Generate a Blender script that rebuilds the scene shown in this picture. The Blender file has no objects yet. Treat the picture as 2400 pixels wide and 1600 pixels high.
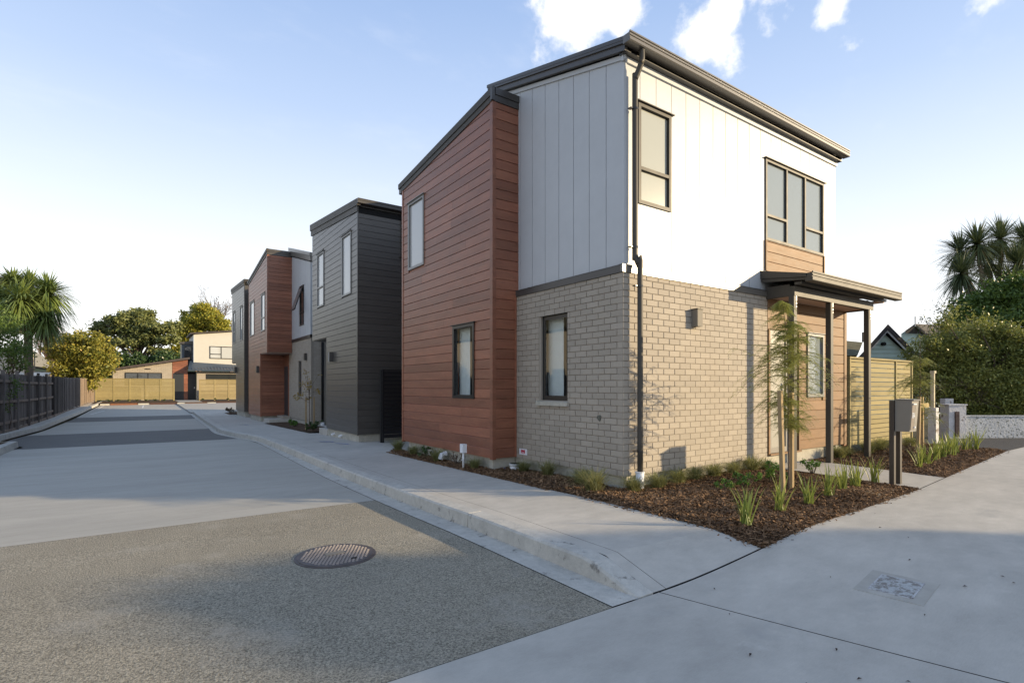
import bpy, bmesh, math, random
import numpy as np
from mathutils import Vector, Matrix
random.seed(7); RNG = np.random.default_rng(7)
S = bpy.context.scene; COL = S.collection
# ------------------------------------------------------------------ camera, light, exposure
CAM = (0.0, 0.0, 1.38)
cd = bpy.data.cameras.new('camera'); cam = bpy.data.objects.new('camera', cd); COL.objects.link(cam)
cd.sensor_width = 36; cd.lens = 1257 / 2400 * 36; cd.shift_y = 106 / 2400; cd.clip_end = 3000; cd.clip_start = .05
cam.location = CAM; cam.rotation_euler = (math.radians(90), 0, -math.atan2(.5725, .8198)); S.camera = cam
SUN_AZ = Vector((.766, -.643)); SUN_EL = math.radians(13)
sd = bpy.data.lights.new('sun', 'SUN'); sd.energy = 4.5; sd.angle = math.radians(.55); sd.color = (1, .79, .50)
sun = bpy.data.objects.new('sun', sd); COL.objects.link(sun)
sdir = Vector((SUN_AZ.x * math.cos(SUN_EL), SUN_AZ.y * math.cos(SUN_EL), math.sin(SUN_EL)))
sun.rotation_euler = sdir.to_track_quat('Z', 'Y').to_euler()
S.view_settings.view_transform = 'Standard'; S.view_settings.look = 'None'; S.view_settings.gamma = 1
S.view_settings.use_curve_mapping = False; S.view_settings.exposure = 0.76
S.cycles.max_bounces = 6; S.cycles.transparent_max_bounces = 8; S.cycles.use_denoising = True

def node(nt, typ, **kw):
    n = nt.nodes.new(typ)
    for k, v in kw.items():
        if k.startswith('i_'):
            n.inputs[int(k[2:])].default_value = v
        else: setattr(n, k, v)
    return n
def math_(nt, op, a, b=None, c=None, clamp=False):
    n = nt.nodes.new('ShaderNodeMath'); n.operation = op; n.use_clamp = clamp
    for i, v in enumerate((a, b, c)):
        if v is None: continue
        if isinstance(v, (int, float)): n.inputs[i].default_value = v
        else: nt.links.new(v, n.inputs[i])
    return n.outputs[0]
def mixc(nt, f, a, b, blend='MIX'):
    n = nt.nodes.new('ShaderNodeMix'); n.data_type = 'RGBA'; n.blend_type = blend
    for i, v in ((0, f), (6, a), (7, b)):
        if isinstance(v, (int, float)): n.inputs[i].default_value = v
        elif isinstance(v, tuple): n.inputs[i].default_value = (*v, 1) if len(v) == 3 else v
        else: nt.links.new(v, n.inputs[i])
    return n.outputs[2]

def px_dir(px, py):
    a = (px - 1200) / 1257; u = (906 - py) / 1257
    return Vector((.5725 + a * .8199, .8198 - a * .5726, u)).normalized()

def build_world():
    w = bpy.data.worlds.new('World'); S.world = w; w.use_nodes = True; nt = w.node_tree; nt.nodes.clear()
    out = nt.nodes.new('ShaderNodeOutputWorld'); bg = nt.nodes.new('ShaderNodeBackground')
    sky = nt.nodes.new('ShaderNodeTexSky'); sky.sky_type = 'NISHITA'; sky.sun_disc = False
    sky.sun_elevation = SUN_EL; sky.sun_rotation = math.atan2(SUN_AZ.x, SUN_AZ.y)
    sky.air_density = 1.0; sky.dust_density = .4; sky.ozone_density = 1.5
    tc = nt.nodes.new('ShaderNodeTexCoord'); sep = nt.nodes.new('ShaderNodeSeparateXYZ')
    nt.links.new(tc.outputs['Generated'], sep.inputs[0])
    rmp = nt.nodes.new('ShaderNodeValToRGB'); cr = rmp.color_ramp
    cr.elements[0].position = 0; cr.elements[0].color = (12.4, 12.2, 11.9, 1)
    cr.elements[1].position = 1; cr.elements[1].color = (3.7, 5.1, 8.0, 1)
    for p, c in ((.10, (11.8, 11.8, 11.8)), (.20, (9.9, 10.4, 11.1)), (.32, (7.5, 8.5, 10.2)), (.44, (5.3, 6.7, 9.3)), (.58, (3.7, 5.2, 8.2))):
        e = cr.elements.new(p); e.color = (*c, 1)
    nt.links.new(math_(nt, 'MAXIMUM', sep.outputs[2], 0), rmp.inputs[0])
    base = mixc(nt, .86, sky.outputs[0], rmp.outputs[0])
    # clouds: soft blobs round given sky directions, broken up by noise
    nz = node(nt, 'ShaderNodeTexNoise', i_2=14.0, i_3=9.0, i_4=.6)
    nt.links.new(tc.outputs['Generated'], nz.inputs[0])
    nz2 = node(nt, 'ShaderNodeTexNoise', i_2=3.2, i_3=6.0, i_4=.6)
    nt.links.new(tc.outputs['Generated'], nz2.inputs[0])
    tot = None
    for px, py, rad, wgt in ((1345, 40, .064, 1.5), (1400, 35, .05, 1.4), (1450, 42, .042, 1.35), (1305, 70, .036, 1.0), (1400, 80, .03, 1.0), (1690, 45, .036, 1.1), (1650, 80, .045, 1.1), (1700, 125, .034, 1.0),
                             (1620, 80, .02, .8), (1800, 15, .034, .85), (1850, 28, .02, .8), (1945, 22, .030, .9), (1925, 55, .022, .8), (2310, 4, .018, .8), (270, 300, .03, .13), (250, 345, .05, .12),
                             (1990, 95, .025, .5), (340, 350, .04, .12)):
        d = px_dir(px, py)
        vm = nt.nodes.new('ShaderNodeVectorMath'); vm.operation = 'DISTANCE'; vm.inputs[1].default_value = d
        nt.links.new(tc.outputs['Generated'], vm.inputs[0])
        v = math_(nt, 'DIVIDE', vm.outputs['Value'], rad); v = math_(nt, 'MULTIPLY', v, v)
        v = math_(nt, 'MULTIPLY', math_(nt, 'EXPONENT', math_(nt, 'MULTIPLY', v, -1.0)), wgt)
        tot = v if tot is None else math_(nt, 'MAXIMUM', tot, v)
    n = math_(nt, 'MULTIPLY', math_(nt, 'SUBTRACT', nz.outputs[0], .53), 3.0)
    m = math_(nt, 'MULTIPLY', math_(nt, 'ADD', tot, n), math_(nt, 'MULTIPLY', tot, 4.0, clamp=True))
    rm = nt.nodes.new('ShaderNodeMapRange'); rm.interpolation_type = 'SMOOTHSTEP'
    rm.inputs[1].default_value = .20; rm.inputs[2].default_value = .95; nt.links.new(m, rm.inputs[0])
    # faint cirrus everywhere, so the sky goes on the same outside the picture
    mp = nt.nodes.new('ShaderNodeMapping'); mp.inputs['Scale'].default_value = (1.2, 4, 5); nt.links.new(tc.outputs['Generated'], mp.inputs[0])
    nt.links.new(mp.outputs[0], nz2.inputs[0])
    ci = nt.nodes.new('ShaderNodeMapRange'); ci.interpolation_type = 'SMOOTHSTEP'; ci.inputs[1].default_value = .52; ci.inputs[2].default_value = .85; ci.inputs[4].default_value = .12
    nt.links.new(nz2.outputs[0], ci.inputs[0])
    cov = math_(nt, 'MAXIMUM', math_(nt, 'MULTIPLY', rm.outputs[0], .97), ci.outputs[0])
    c = mixc(nt, cov, base, (10.6, 10.5, 10.4))
    nt.links.new(c, bg.inputs[0]); bg.inputs[1].default_value = 0.071
    nt.links.new(bg.outputs[0], out.inputs[0])
build_world()

# ------------------------------------------------------------------ materials
MATS = {}
def mat(name, col, rough=.6, spec=.4, n1=None, n2=None, speck=None, isl=0, objr=0, bump=None, stretch=(1, 1, 1), metal=0, coat=0, hue=None, mask=None, brushed=None, patch=None):
    """col linear rgb; n1/n2=(scale, amount) value noise; speck=(scale, amount); isl/objr = random value per island/object; bump=(scale,dist)"""
    if name in MATS: return MATS[name]
    m = bpy.data.materials.new(name); m.use_nodes = True; nt = m.node_tree; b = nt.nodes['Principled BSDF']
    geo = nt.nodes.new('ShaderNodeNewGeometry'); mp = nt.nodes.new('ShaderNodeMapping'); mp.inputs['Scale'].default_value = stretch
    nt.links.new(geo.outputs['Position'], mp.inputs[0]); vec = mp.outputs[0]
    rgb = nt.nodes.new('ShaderNodeRGB'); rgb.outputs[0].default_value = (*col, 1); c = rgb.outputs[0]
    def noise(scale, det=5, rgh=.6):
        n = node(nt, 'ShaderNodeTexNoise', i_2=float(scale), i_3=float(det), i_4=rgh); nt.links.new(vec, n.inputs[0]); return n.outputs[0]
    def scalev(c, f, amt):
        k = nt.nodes.new('ShaderNodeMapRange'); k.inputs[1].default_value = .25; k.inputs[2].default_value = .75
        k.inputs[3].default_value = 1 - amt; k.inputs[4].default_value = 1 + amt; k.clamp = True; nt.links.new(f, k.inputs[0])
        vm = nt.nodes.new('ShaderNodeVectorMath'); vm.operation = 'SCALE'; nt.links.new(c, vm.inputs[0]); nt.links.new(k.outputs[0], vm.inputs['Scale']); return vm.outputs[0]
    if hue: c = mixc(nt, noise(hue[0], 3), c, hue[1])
    if n1: c = scalev(c, noise(*n1[:1]), n1[1])
    if n2: c = scalev(c, noise(*n2[:1]), n2[1])
    if speck:
        c = scalev(c, noise(speck[0], 2, .8), speck[1])
    if brushed:   # (stretch vector, scale, amount): fine directional streaks
        mp2 = nt.nodes.new('ShaderNodeMapping'); mp2.inputs['Scale'].default_value = brushed[0]; nt.links.new(geo.outputs['Position'], mp2.inputs[0])
        n = node(nt, 'ShaderNodeTexNoise', i_2=float(brushed[1]), i_3=4.0, i_4=.7); nt.links.new(mp2.outputs[0], n.inputs[0]); c = scalev(c, n.outputs[0], brushed[2])
    if patch:
        k = nt.nodes.new('ShaderNodeMapRange'); k.interpolation_type = 'SMOOTHSTEP'; k.inputs[1].default_value = patch[1]; k.inputs[2].default_value = patch[1] + patch[2]; k.inputs[4].default_value = patch[4]; nt.links.new(noise(patch[0], 5, .7), k.inputs[0]); c = mixc(nt, k.outputs[0], c, patch[3])
    if isl:
        f = math_(nt, 'ADD', math_(nt, 'MULTIPLY', geo.outputs['Random Per Island'], .5), .25); c = scalev(c, f, isl)
    if objr:
        oi = nt.nodes.new('ShaderNodeObjectInfo'); f = math_(nt, 'ADD', math_(nt, 'MULTIPLY', oi.outputs['Random'], .5), .25); c = scalev(c, f, objr)
    if mask:   # (scale, threshold, softness, colour): patches of another colour
        k = nt.nodes.new('ShaderNodeMapRange'); k.inputs[1].default_value = mask[1]; k.inputs[2].default_value = mask[1] + mask[2]; nt.links.new(noise(mask[0], 8, .65), k.inputs[0])
        c = mixc(nt, k.outputs[0], c, mask[3])
    nt.links.new(c, b.inputs['Base Color'])
    b.inputs['Roughness'].default_value = rough; b.inputs['Specular IOR Level'].default_value = spec; b.inputs['Metallic'].default_value = metal; b.inputs['Coat Weight'].default_value = coat
    if rough > .3 and (n1 or n2):
        r = nt.nodes.new('ShaderNodeMapRange'); r.inputs[3].default_value = rough - .08; r.inputs[4].default_value = min(1, rough + .1); nt.links.new(noise((n1 or n2)[0] * 2), r.inputs[0]); nt.links.new(r.outputs[0], b.inputs['Roughness'])
    if bump:
        bn = nt.nodes.new('ShaderNodeBump'); bn.inputs['Distance'].default_value = bump[1]; bn.inputs['Strength'].default_value = 1
        nt.links.new(noise(bump[0], 4, .6), bn.inputs['Height']); nt.links.new(bn.outputs[0], b.inputs['Normal'])
    MATS[name] = m; return m

def leafmat(name, a, b_, c_=None, trans=.3, rough=.5, spec=.35):
    if name in MATS: return MATS[name]
    m = bpy.data.materials.new(name); m.use_nodes = True; nt = m.node_tree; b = nt.nodes['Principled BSDF']
    geo = nt.nodes.new('ShaderNodeNewGeometry'); r = nt.nodes.new('ShaderNodeValToRGB'); cr = r.color_ramp
    cr.elements[0].color = (*a, 1); cr.elements[1].color = (*b_, 1)
    if c_: e = cr.elements.new(.82); e.color = (*b_, 1); cr.elements[2].color = (*c_, 1)
    nz = node(nt, 'ShaderNodeTexNoise', i_2=1.1, i_3=3.0); nt.links.new(geo.outputs['Position'], nz.inputs[0])
    f = math_(nt, 'ADD', math_(nt, 'MULTIPLY', geo.outputs['Random Per Island'], .6), math_(nt, 'MULTIPLY', math_(nt, 'SUBTRACT', nz.outputs[0], .3), .9), clamp=True)
    nt.links.new(f, r.inputs[0]); nt.links.new(r.outputs[0], b.inputs['Base Color']); b.inputs['Roughness'].default_value = rough; b.inputs['Specular IOR Level'].default_value = spec
    t = nt.nodes.new('ShaderNodeBsdfTranslucent'); nt.links.new(r.outputs[0], t.inputs[0]); mx = nt.nodes.new('ShaderNodeMixShader'); mx.inputs[0].default_value = trans
    nt.links.new(b.outputs[0], mx.inputs[1]); nt.links.new(t.outputs[0], mx.inputs[2]); nt.links.new(mx.outputs[0], nt.nodes['Material Output'].inputs[0])
    MATS[name] = m; return m

m_brick = mat('brick', (.365, .32, .26), .85, .2, n1=(30, .05), isl=.07, objr=.07, hue=(1.2, (.35, .315, .265)), bump=(60, .002))
m_mortar = mat('mortar', (.28, .245, .20), .95, .1, n1=(20, .15))
m_brown = mat('brown_stained_cladding', (.235, .082, .048), .38, .5, n1=(1.6, .20), n2=(7, .14), objr=.20, stretch=(1, 1, 5), bump=(25, .0012), hue=(2.2, (.255, .11, .062)))
m_timber = mat('amber_stained_cladding', (.19, .105, .048), .6, .35, n1=(2.2, .22), n2=(9, .14), objr=.16, stretch=(1, 1, 6), bump=(30, .001))
m_grey = mat('dark_grey_cladding', (.080, .073, .064), .32, .55, n1=(2, .12), objr=.07, stretch=(1, 1, 4))
m_white = mat('white_panel', (.455, .475, .49), .42, .4, n1=(.9, .05), n2=(5, .03), bump=(1.3, .004))
m_cream = mat('cream_panel', (.50, .48, .43), .6, .4, n1=(2, .03))
m_trim = mat('charcoal_trim', (.060, .056, .052), .35, .5, n1=(3, .10))
m_taupe = mat('taupe_coated_steel', (.066, .060, .050), .5, .25, n1=(2, .06))
m_gutter = mat('grey_coated_steel', (.125, .115, .10), .3, .6, n1=(2, .05))
m_frame = mat('bronze_aluminium', (.085, .08, .072), .35, .5, n1=(4, .06))
m_blackframe = mat('black_aluminium', (.018, .019, .02), .3, .5)
m_greyframe = mat('pale_grey_aluminium', (.22, .22, .21), .35, .5)
m_found = mat('concrete_footing', (.42, .40, .34), .9, .2, n1=(3, .18), n2=(18, .12), bump=(30, .006), mask=(4, .56, .1, (.30, .30, .25)))
m_conc = mat('pavement_concrete', (.43, .405, .355), .85, .25, n1=(.45, .14), n2=(3.5, .11), speck=(160, .06), bump=(40, .0015), mask=(1.1, .60, .12, (.36, .345, .31)), stretch=(1, 1.6, 1), brushed=((1.5, 14, 1), 14, .07), patch=(2.3, .60, .12, (.50, .475, .42), .5))
m_conc2 = mat('drive_concrete', (.37, .35, .30), .8, .3, n1=(.5, .10), n2=(2.5, .08), speck=(150, .06), bump=(30, .0015), stretch=(.5, 2.2, 1), brushed=((.8, 9, 1), 9, .09), patch=(1.2, .58, .15, (.30, .285, .26), .6))
m_kerb = mat('kerb_concrete', (.45, .43, .38), .9, .2, n1=(2.5, .14), n2=(14, .14), speck=(90, .1), bump=(35, .004), mask=(6, .60, .08, (.20, .19, .17)))
m_asph = mat('chip_asphalt', (.27, .245, .19), .95, .2, n1=(.6, .10), n2=(5, .06), speck=(80, .85), bump=(80, .012), patch=(1.5, .52, .2, (.36, .335, .28), .55))
m_asph2 = mat('dark_asphalt', (.05, .05, .05), .9, .3, n1=(.6, .12), speck=(80, .35), bump=(80, .005))
m_asph3 = mat('band_asphalt', (.135, .13, .118), .85, .3, n1=(.8, .10), n2=(4, .08), speck=(80, .25), bump=(80, .003))
m_soil = mat('bark_mulch_bed', (.085, .055, .036), 1, .1, n1=(8, .3), speck=(60, .5), bump=(40, .03))
m_dirt = mat('ground_soil', (.09, .08, .05), 1, .1, n1=(1, .3), n2=(.1, .3), bump=(6, .03))
m_joint = mat('joint_shadow', (.05, .048, .045), 1, .1)
m_pine = mat('treated_pine', (.27, .215, .10), .75, .25, n1=(3, .12), n2=(14, .10), objr=.12, stretch=(1, 1, 6), hue=(1.5, (.28, .24, .115)), mask=(2.6, .70, .04, (.25, .14, .06)))
m_pine2 = mat('shaded_pine', (.30, .24, .12), .8, .2, n1=(3, .12), objr=.12, stretch=(1, 1, 6))
m_pal = mat('weathered_paling', (.13, .115, .105), .95, .15, n1=(3, .3), n2=(20, .25), objr=.45, stretch=(4, 4, .6), bump=(40, .003))
m_pal2 = mat('brown_paling', (.26, .20, .15), .95, .15, n1=(3, .2), n2=(20, .2), objr=.22, stretch=(4, 4, .6))
m_rail = mat('weathered_rail', (.20, .16, .13), .95, .15, n1=(3, .25), n2=(20, .25))
m_stake = mat('raw_pine_stake', (.34, .25, .14), .85, .2, n1=(5, .2), n2=(30, .15), stretch=(3, 3, .5))
m_pvc = mat('white_pvc', (.72, .74, .76), .35, .5, n1=(8, .05))
m_iron = mat('cast_iron', (.10, .085, .08), .5, .5, n1=(12, .3), metal=.3)
m_trunk = mat('bark', (.13, .10, .075), .95, .1, n1=(6, .3), n2=(30, .3), bump=(20, .02), stretch=(1, 1, .4))
m_palmtrunk = mat('pale_corky_bark', (.17, .14, .11), .95, .1, n1=(6, .25), n2=(30, .3), bump=(18, .02))
m_bluegrey = mat('sage_weatherboard', (.42, .54, .50), .6, .3, n1=(2, .06))
m_tile = mat('mossy_roof_tile', (.13, .12, .075), .95, .1, n1=(2, .3), n2=(12, .25), bump=(20, .03))
m_dark = mat('dark_barge', (.045, .042, .042), .7, .3)
m_stucco = mat('pale_stucco', (.50, .47, .40), .9, .2, n1=(2, .06))
m_oldwhite = mat('flaking_white_masonry', (.50, .51, .51), .9, .2, n1=(4, .2), mask=(19, .545, .06, (.13, .14, .12)), bump=(20, .02))
m_oldpost = mat('flaking_white_gatepost', (.56, .55, .54), .9, .2, n1=(4, .12), mask=(5, .60, .04, (.22, .18, .15)), bump=(20, .02))
m_redkerb = mat('brick_red_edging', (.20, .09, .05), .9, .2, n1=(5, .2))
m_navy = mat('navy_steel_roof', (.035, .055, .085), .35, .6, n1=(3, .1))
m_olive = mat('lichen_roof', (.19, .18, .06), .95, .1, n1=(3, .3), bump=(12, .03))
m_line = mat('road_paint', (.62, .61, .57), .8, .2, n1=(5, .15))
m_door = mat('grey_door_paint', (.22, .205, .185), .45, .4, n1=(2, .04))
m_ddoor = mat('dark_door_paint', (.028, .032, .036), .4, .5)
m_soffit = mat('soffit_board', (.42, .30, .24), .6, .3, n1=(2, .04))
m_white_s = mat('sticker_white', (.75, .75, .78), .4, .4)
m_red = mat('sticker_red', (.45, .03, .06), .5, .4)
m_black = mat('matt_black', (.012, .012, .012), .8, .2)
m_blue = mat('blue_paint', (.08, .14, .42), .8, .2)
def glassmat(name, base, spec=1.0, rough=.02, wav=.0):
    m = mat(name, base, rough, spec, bump=(1.1, wav) if wav else None); return m
g_frost = glassmat('frosted_glass', (.38, .39, .345), .6, .12)
g_blind = glassmat('glass_over_pale_blind', (.46, .47, .46), 1.0, .03)
g_bluegrey = glassmat('blue_grey_glass', (.24, .275, .285), 1.0, .03, .01)  # opaque pane of one pale blue-grey, no room shows through it
g_dark = glassmat('dark_glass', (.035, .04, .042), 1.0, .02, .012)
def roomglass():
    """clear pane: reflects like glass and lets the room behind show"""
    m = bpy.data.materials.new('clear_glass'); m.use_nodes = True; nt = m.node_tree; nt.nodes.clear()
    o = nt.nodes.new('ShaderNodeOutputMaterial'); t = nt.nodes.new('ShaderNodeBsdfTransparent'); g = nt.nodes.new('ShaderNodeBsdfGlossy')
    g.inputs['Roughness'].default_value = .01; t.inputs[0].default_value = (.92, .94, .93, 1)
    f = nt.nodes.new('ShaderNodeFresnel'); f.inputs[0].default_value = 1.9; mx = nt.nodes.new('ShaderNodeMixShader')
    gg = nt.nodes.new('ShaderNodeNewGeometry'); nt.links.new(math_(nt, 'MULTIPLY', f.outputs[0], math_(nt, 'SUBTRACT', 1.0, gg.outputs['Backfacing'])), mx.inputs[0]); nt.links.new(t.outputs[0], mx.inputs[1]); nt.links.new(g.outputs[0], mx.inputs[2]); nt.links.new(mx.outputs[0], o.inputs[0])
    return m
g_clear = roomglass()
m_room = mat('room_plaster', (.55, .56, .50), .9, .1)
m_roomdark = mat('room_furniture', (.10, .10, .08), .8, .2)
l_tuft = leafmat('tuft_blades', (.16, .19, .06), (.30, .29, .12), (.42, .36, .18), .4)
l_flax = leafmat('strap_leaves', (0.144, 0.196, 0.041), (0.288, 0.322, 0.083), (0.475, 0.391, 0.166), .35)
l_shrub = leafmat('shrub_leaves', (0.056, 0.126, 0.021), (0.154, 0.280, 0.049), None, .3, .4)
l_dark = leafmat('dark_shrub_leaves', (0.033, 0.065, 0.019), (0.078, 0.130, 0.039), None, .2, .35)
l_weep = leafmat('weeping_leaves', (0.250, 0.288, 0.088), (0.425, 0.432, 0.138), (0.575, 0.504, 0.200), .35)
l_hedge = leafmat('hedge_leaves', (0.096, 0.128, 0.036), (0.299, 0.305, 0.074), (0.652, 0.540, 0.178), .3, .45, .3)
l_bright = leafmat('bright_tree_leaves', (.055, .10, .018), (.15, .22, .045), None, .3)
l_camel = leafmat('camellia_leaves', (0.090, 0.126, 0.022), (0.360, 0.306, 0.054), (0.540, 0.234, 0.063), .25)
l_spread = leafmat('spreading_tree_leaves', (0.077, 0.114, 0.034), (0.284, 0.285, 0.102), None, .25)
l_autumn = leafmat('autumn_leaves', (0.149, 0.203, 0.038), (0.475, 0.405, 0.057), (0.624, 0.405, 0.113), .35)
l_palm = leafmat('cabbage_tree_leaves', (.08, .13, .035), (.24, .30, .08), (.36, .36, .12), .25, .4, .5)
l_palm2 = leafmat('dark_cabbage_leaves', (.05, .075, .035), (.14, .17, .07), None, .2, .4, .5)
l_dead = leafmat('brown_dead_leaves', (.10, .07, .04), (.16, .12, .07), None, .1)
l_mulch = leafmat('bark_chips', (.075, .045, .028), (.27, .165, .09), (.62, .46, .27), 0, .9, .1)
l_yellow = leafmat('yellowing_leaves', (.22, .17, .03), (.40, .25, .05), None, .3)

# ------------------------------------------------------------------ helpers
def link(name, me, m=None, parent=None, loc=None):
    o = bpy.data.objects.new(name, me); COL.objects.link(o)
    if m is not None and not me.materials: me.materials.append(m)
    if loc is not None: o.location = loc
    if parent is not None:
        o.parent = parent; o.matrix_parent_inverse = world_of(parent).inverted()
    return o
_W = {}
def world_of(o):
    m = Matrix.LocRotScale(o.location, o.rotation_euler, o.scale)
    if o.parent is not None: m = world_of(o.parent) @ o.matrix_parent_inverse @ m
    return m
class MB:
    def __init__(s): s.v = []; s.f = []
    def add(s, vs, fs):
        n = len(s.v); s.v += [tuple(v) for v in vs]; s.f += [tuple(i + n for i in f) for f in fs]; return s
    def hexa(s, p):   # 8 pts: bottom 4 ccw, top 4 ccw
        return s.add(p, [(3, 2, 1, 0), (4, 5, 6, 7), (0, 1, 5, 4), (1, 2, 6, 5), (2, 3, 7, 6), (3, 0, 4, 7)])
    def box(s, x0, x1, y0, y1, z0, z1):
        return s.hexa([(x0, y0, z0), (x1, y0, z0), (x1, y1, z0), (x0, y1, z0), (x0, y0, z1), (x1, y0, z1), (x1, y1, z1), (x0, y1, z1)])
    def prism(s, ring0, ring1):
        n = len(ring0); return s.add(list(ring0) + list(ring1), [tuple(range(n))[::-1], tuple(range(n, 2 * n))] + [(i, (i + 1) % n, n + (i + 1) % n, n + i) for i in range(n)])
    def tube(s, pts, r, n=8, cap=True):
        pts = [Vector(p) for p in pts]; rr = r if isinstance(r, (list, tuple)) else [r] * len(pts); base = len(s.v); up = Vector((0, 0, 1))
        for i, p in enumerate(pts):
            d = (pts[min(i + 1, len(pts) - 1)] - pts[max(i - 1, 0)]).normalized()
            a = d.cross(up if abs(d.z) < .95 else Vector((1, 0, 0))).normalized(); b = d.cross(a)
            for k in range(n):
                t = 2 * math.pi * k / n; s.v.append(tuple(p + (a * math.cos(t) + b * math.sin(t)) * rr[i]))
        for i in range(len(pts) - 1):
            for k in range(n): s.f.append((base + i * n + k, base + i * n + (k + 1) % n, base + (i + 1) * n + (k + 1) % n, base + (i + 1) * n + k))
        if cap: s.f.append(tuple(base + k for k in range(n))[::-1]); s.f.append(tuple(base + (len(pts) - 1) * n + k for k in range(n)))
        return s
    def mesh(s, name, smooth=False):
        me = bpy.data.meshes.new(name); me.from_pydata(s.v, [], s.f)
        bm = bmesh.new(); bm.from_mesh(me); bmesh.ops.recalc_face_normals(bm, faces=bm.faces); bm.to_mesh(me); bm.free()
        if smooth: me.polygons.foreach_set('use_smooth', [True] * len(me.polygons))
        return me
    def build(s, name, m, parent=None, smooth=False):
        return link(name, s.mesh(name, smooth), m, parent)
def tag(o, label=None, cat=None, group=None, kind=None):
    for k, v in (('label', label), ('category', cat), ('group', group), ('kind', kind)):
        if v: o[k] = v
    return o
def thing(name, label, cat, loc, group=None):
    o = bpy.data.objects.new(name, None); COL.objects.link(o); o.location = loc; o.empty_display_size = .2
    return tag(o, label, cat, group)
def npmesh(name, verts, faces, m, parent=None, smooth=False):
    """verts (N,3), faces (M,k) numpy"""
    me = bpy.data.meshes.new(name); k = faces.shape[1]
    me.vertices.add(len(verts)); me.vertices.foreach_set('co', verts.astype('f').ravel())
    me.loops.add(faces.size); me.loops.foreach_set('vertex_index', faces.astype('i').ravel())
    me.polygons.add(len(faces)); me.polygons.foreach_set('loop_start', np.arange(0, faces.size, k, dtype='i')); me.polygons.foreach_set('loop_total', np.full(len(faces), k, dtype='i'))
    if smooth: me.polygons.foreach_set('use_smooth', np.ones(len(faces), dtype=bool))
    me.update(calc_edges=True)
    return link(name, me, m, parent)
def copy_tree(o, loc, rz=None, sc=None):
    def rec(a, parent):
        c = a.copy(); COL.objects.link(c); c.parent = parent
        for ch in [x for x in a.children]: rec(ch, c)
        return c
    c = rec(o, None); c.location = loc
    if rz is not None: c.rotation_euler = (0, 0, rz)
    if sc is not None: c.scale = (sc, sc, sc)
    return c

# ground profile
ZP = [(-99, 0), (5, 0), (14, -.1), (28, -.3), (38, -.3), (50, -.12), (60, -.02), (400, 0)]
def zl(y):
    for (a, za), (b, zb) in zip(ZP, ZP[1:]):
        if y <= b:
            return za + (zb - za) * (y - a) / (b - a)
    return 0
def sst(t): t = max(0, min(1, t)); return t * t * (3 - 2 * t)
def H(x, y):
    return zl(y) - .155 * (1 - max(0, min(1, (y - 2.66) / .52))) * (1 - sst((x - 3.2) / 2.6))
def R(x, y): return zl(y) - .155
def EY(x):
    P = [(-60, 2.66), (4.6, 2.66), (6.6, 2.70), (8.7, 2.79), (10.4, 2.94), (15.4, 3.37), (60, 7.2)]
    for (a, va), (b, vb) in zip(P, P[1:]):
        if x <= b: return va + (vb - va) * (x - a) / (b - a)
    return 7.2
def strip(name, fa, fb, ts, m, z, cols=2, kind='structure', parent=None, label=None):
    """surface between curves fa(t) and fb(t) -> (x,y)"""
    mb = MB(); n = cols + 1
    for t in ts:
        a, b = fa(t), fb(t)
        for c in range(n):
            f = c / cols; x = a[0] + (b[0] - a[0]) * f; y = a[1] + (b[1] - a[1]) * f; mb.v.append((x, y, z(x, y)))
    for i in range(len(ts) - 1):
        for c in range(cols): mb.f.append((i * n + c, i * n + c + 1, (i + 1) * n + c + 1, (i + 1) * n + c))
    o = mb.build(name, m, parent, smooth=False)
    if kind: o['kind'] = kind
    return o
def lin(a, b, n): return [a + (b - a) * i / (n - 1) for i in range(n)]
def interp(pts, y):
    if y <= pts[0][0]: return pts[0][1]
    for (a, va), (b, vb) in zip(pts, pts[1:]):
        if y <= b: return va + (vb - va) * (y - a) / (b - a)
    return pts[-1][1]
# kerb outer edge x(y) on the right, smooth through the bulge
def smooth_pts(p, n=6):
    out = []
    for i in range(len(p) - 1):
        p0 = p[max(i - 1, 0)]; p1 = p[i]; p2 = p[i + 1]; p3 = p[min(i + 2, len(p) - 1)]
        for k in range(n):
            t = k / n; out.append(tuple(.5 * ((2 * b) + (-a + c) * t + (2 * a - 5 * b + 4 * c - d) * t * t + (-a + 3 * b - 3 * c + d) * t ** 3) for a, b, c, d in zip(p0, p1, p2, p3)))
    out.append(tuple(p[-1])); return out
KO = smooth_pts([(2.965, 2.67), (2.96, 4.5), (2.93, 6.2), (2.92, 8.2), (2.94, 10.0), (3.01, 13.7), (3.05, 15.8), (3.07, 17.7), (2.95, 19.0), (2.75, 20.5), (2.58, 22.6), (2.60, 24.5), (2.72, 27.2), (2.84, 33), (2.94, 37.6), (3.01, 41.5)])
KXo = [(y, x) for x, y in KO]
def kx(y): return interp(KXo, y)

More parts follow.
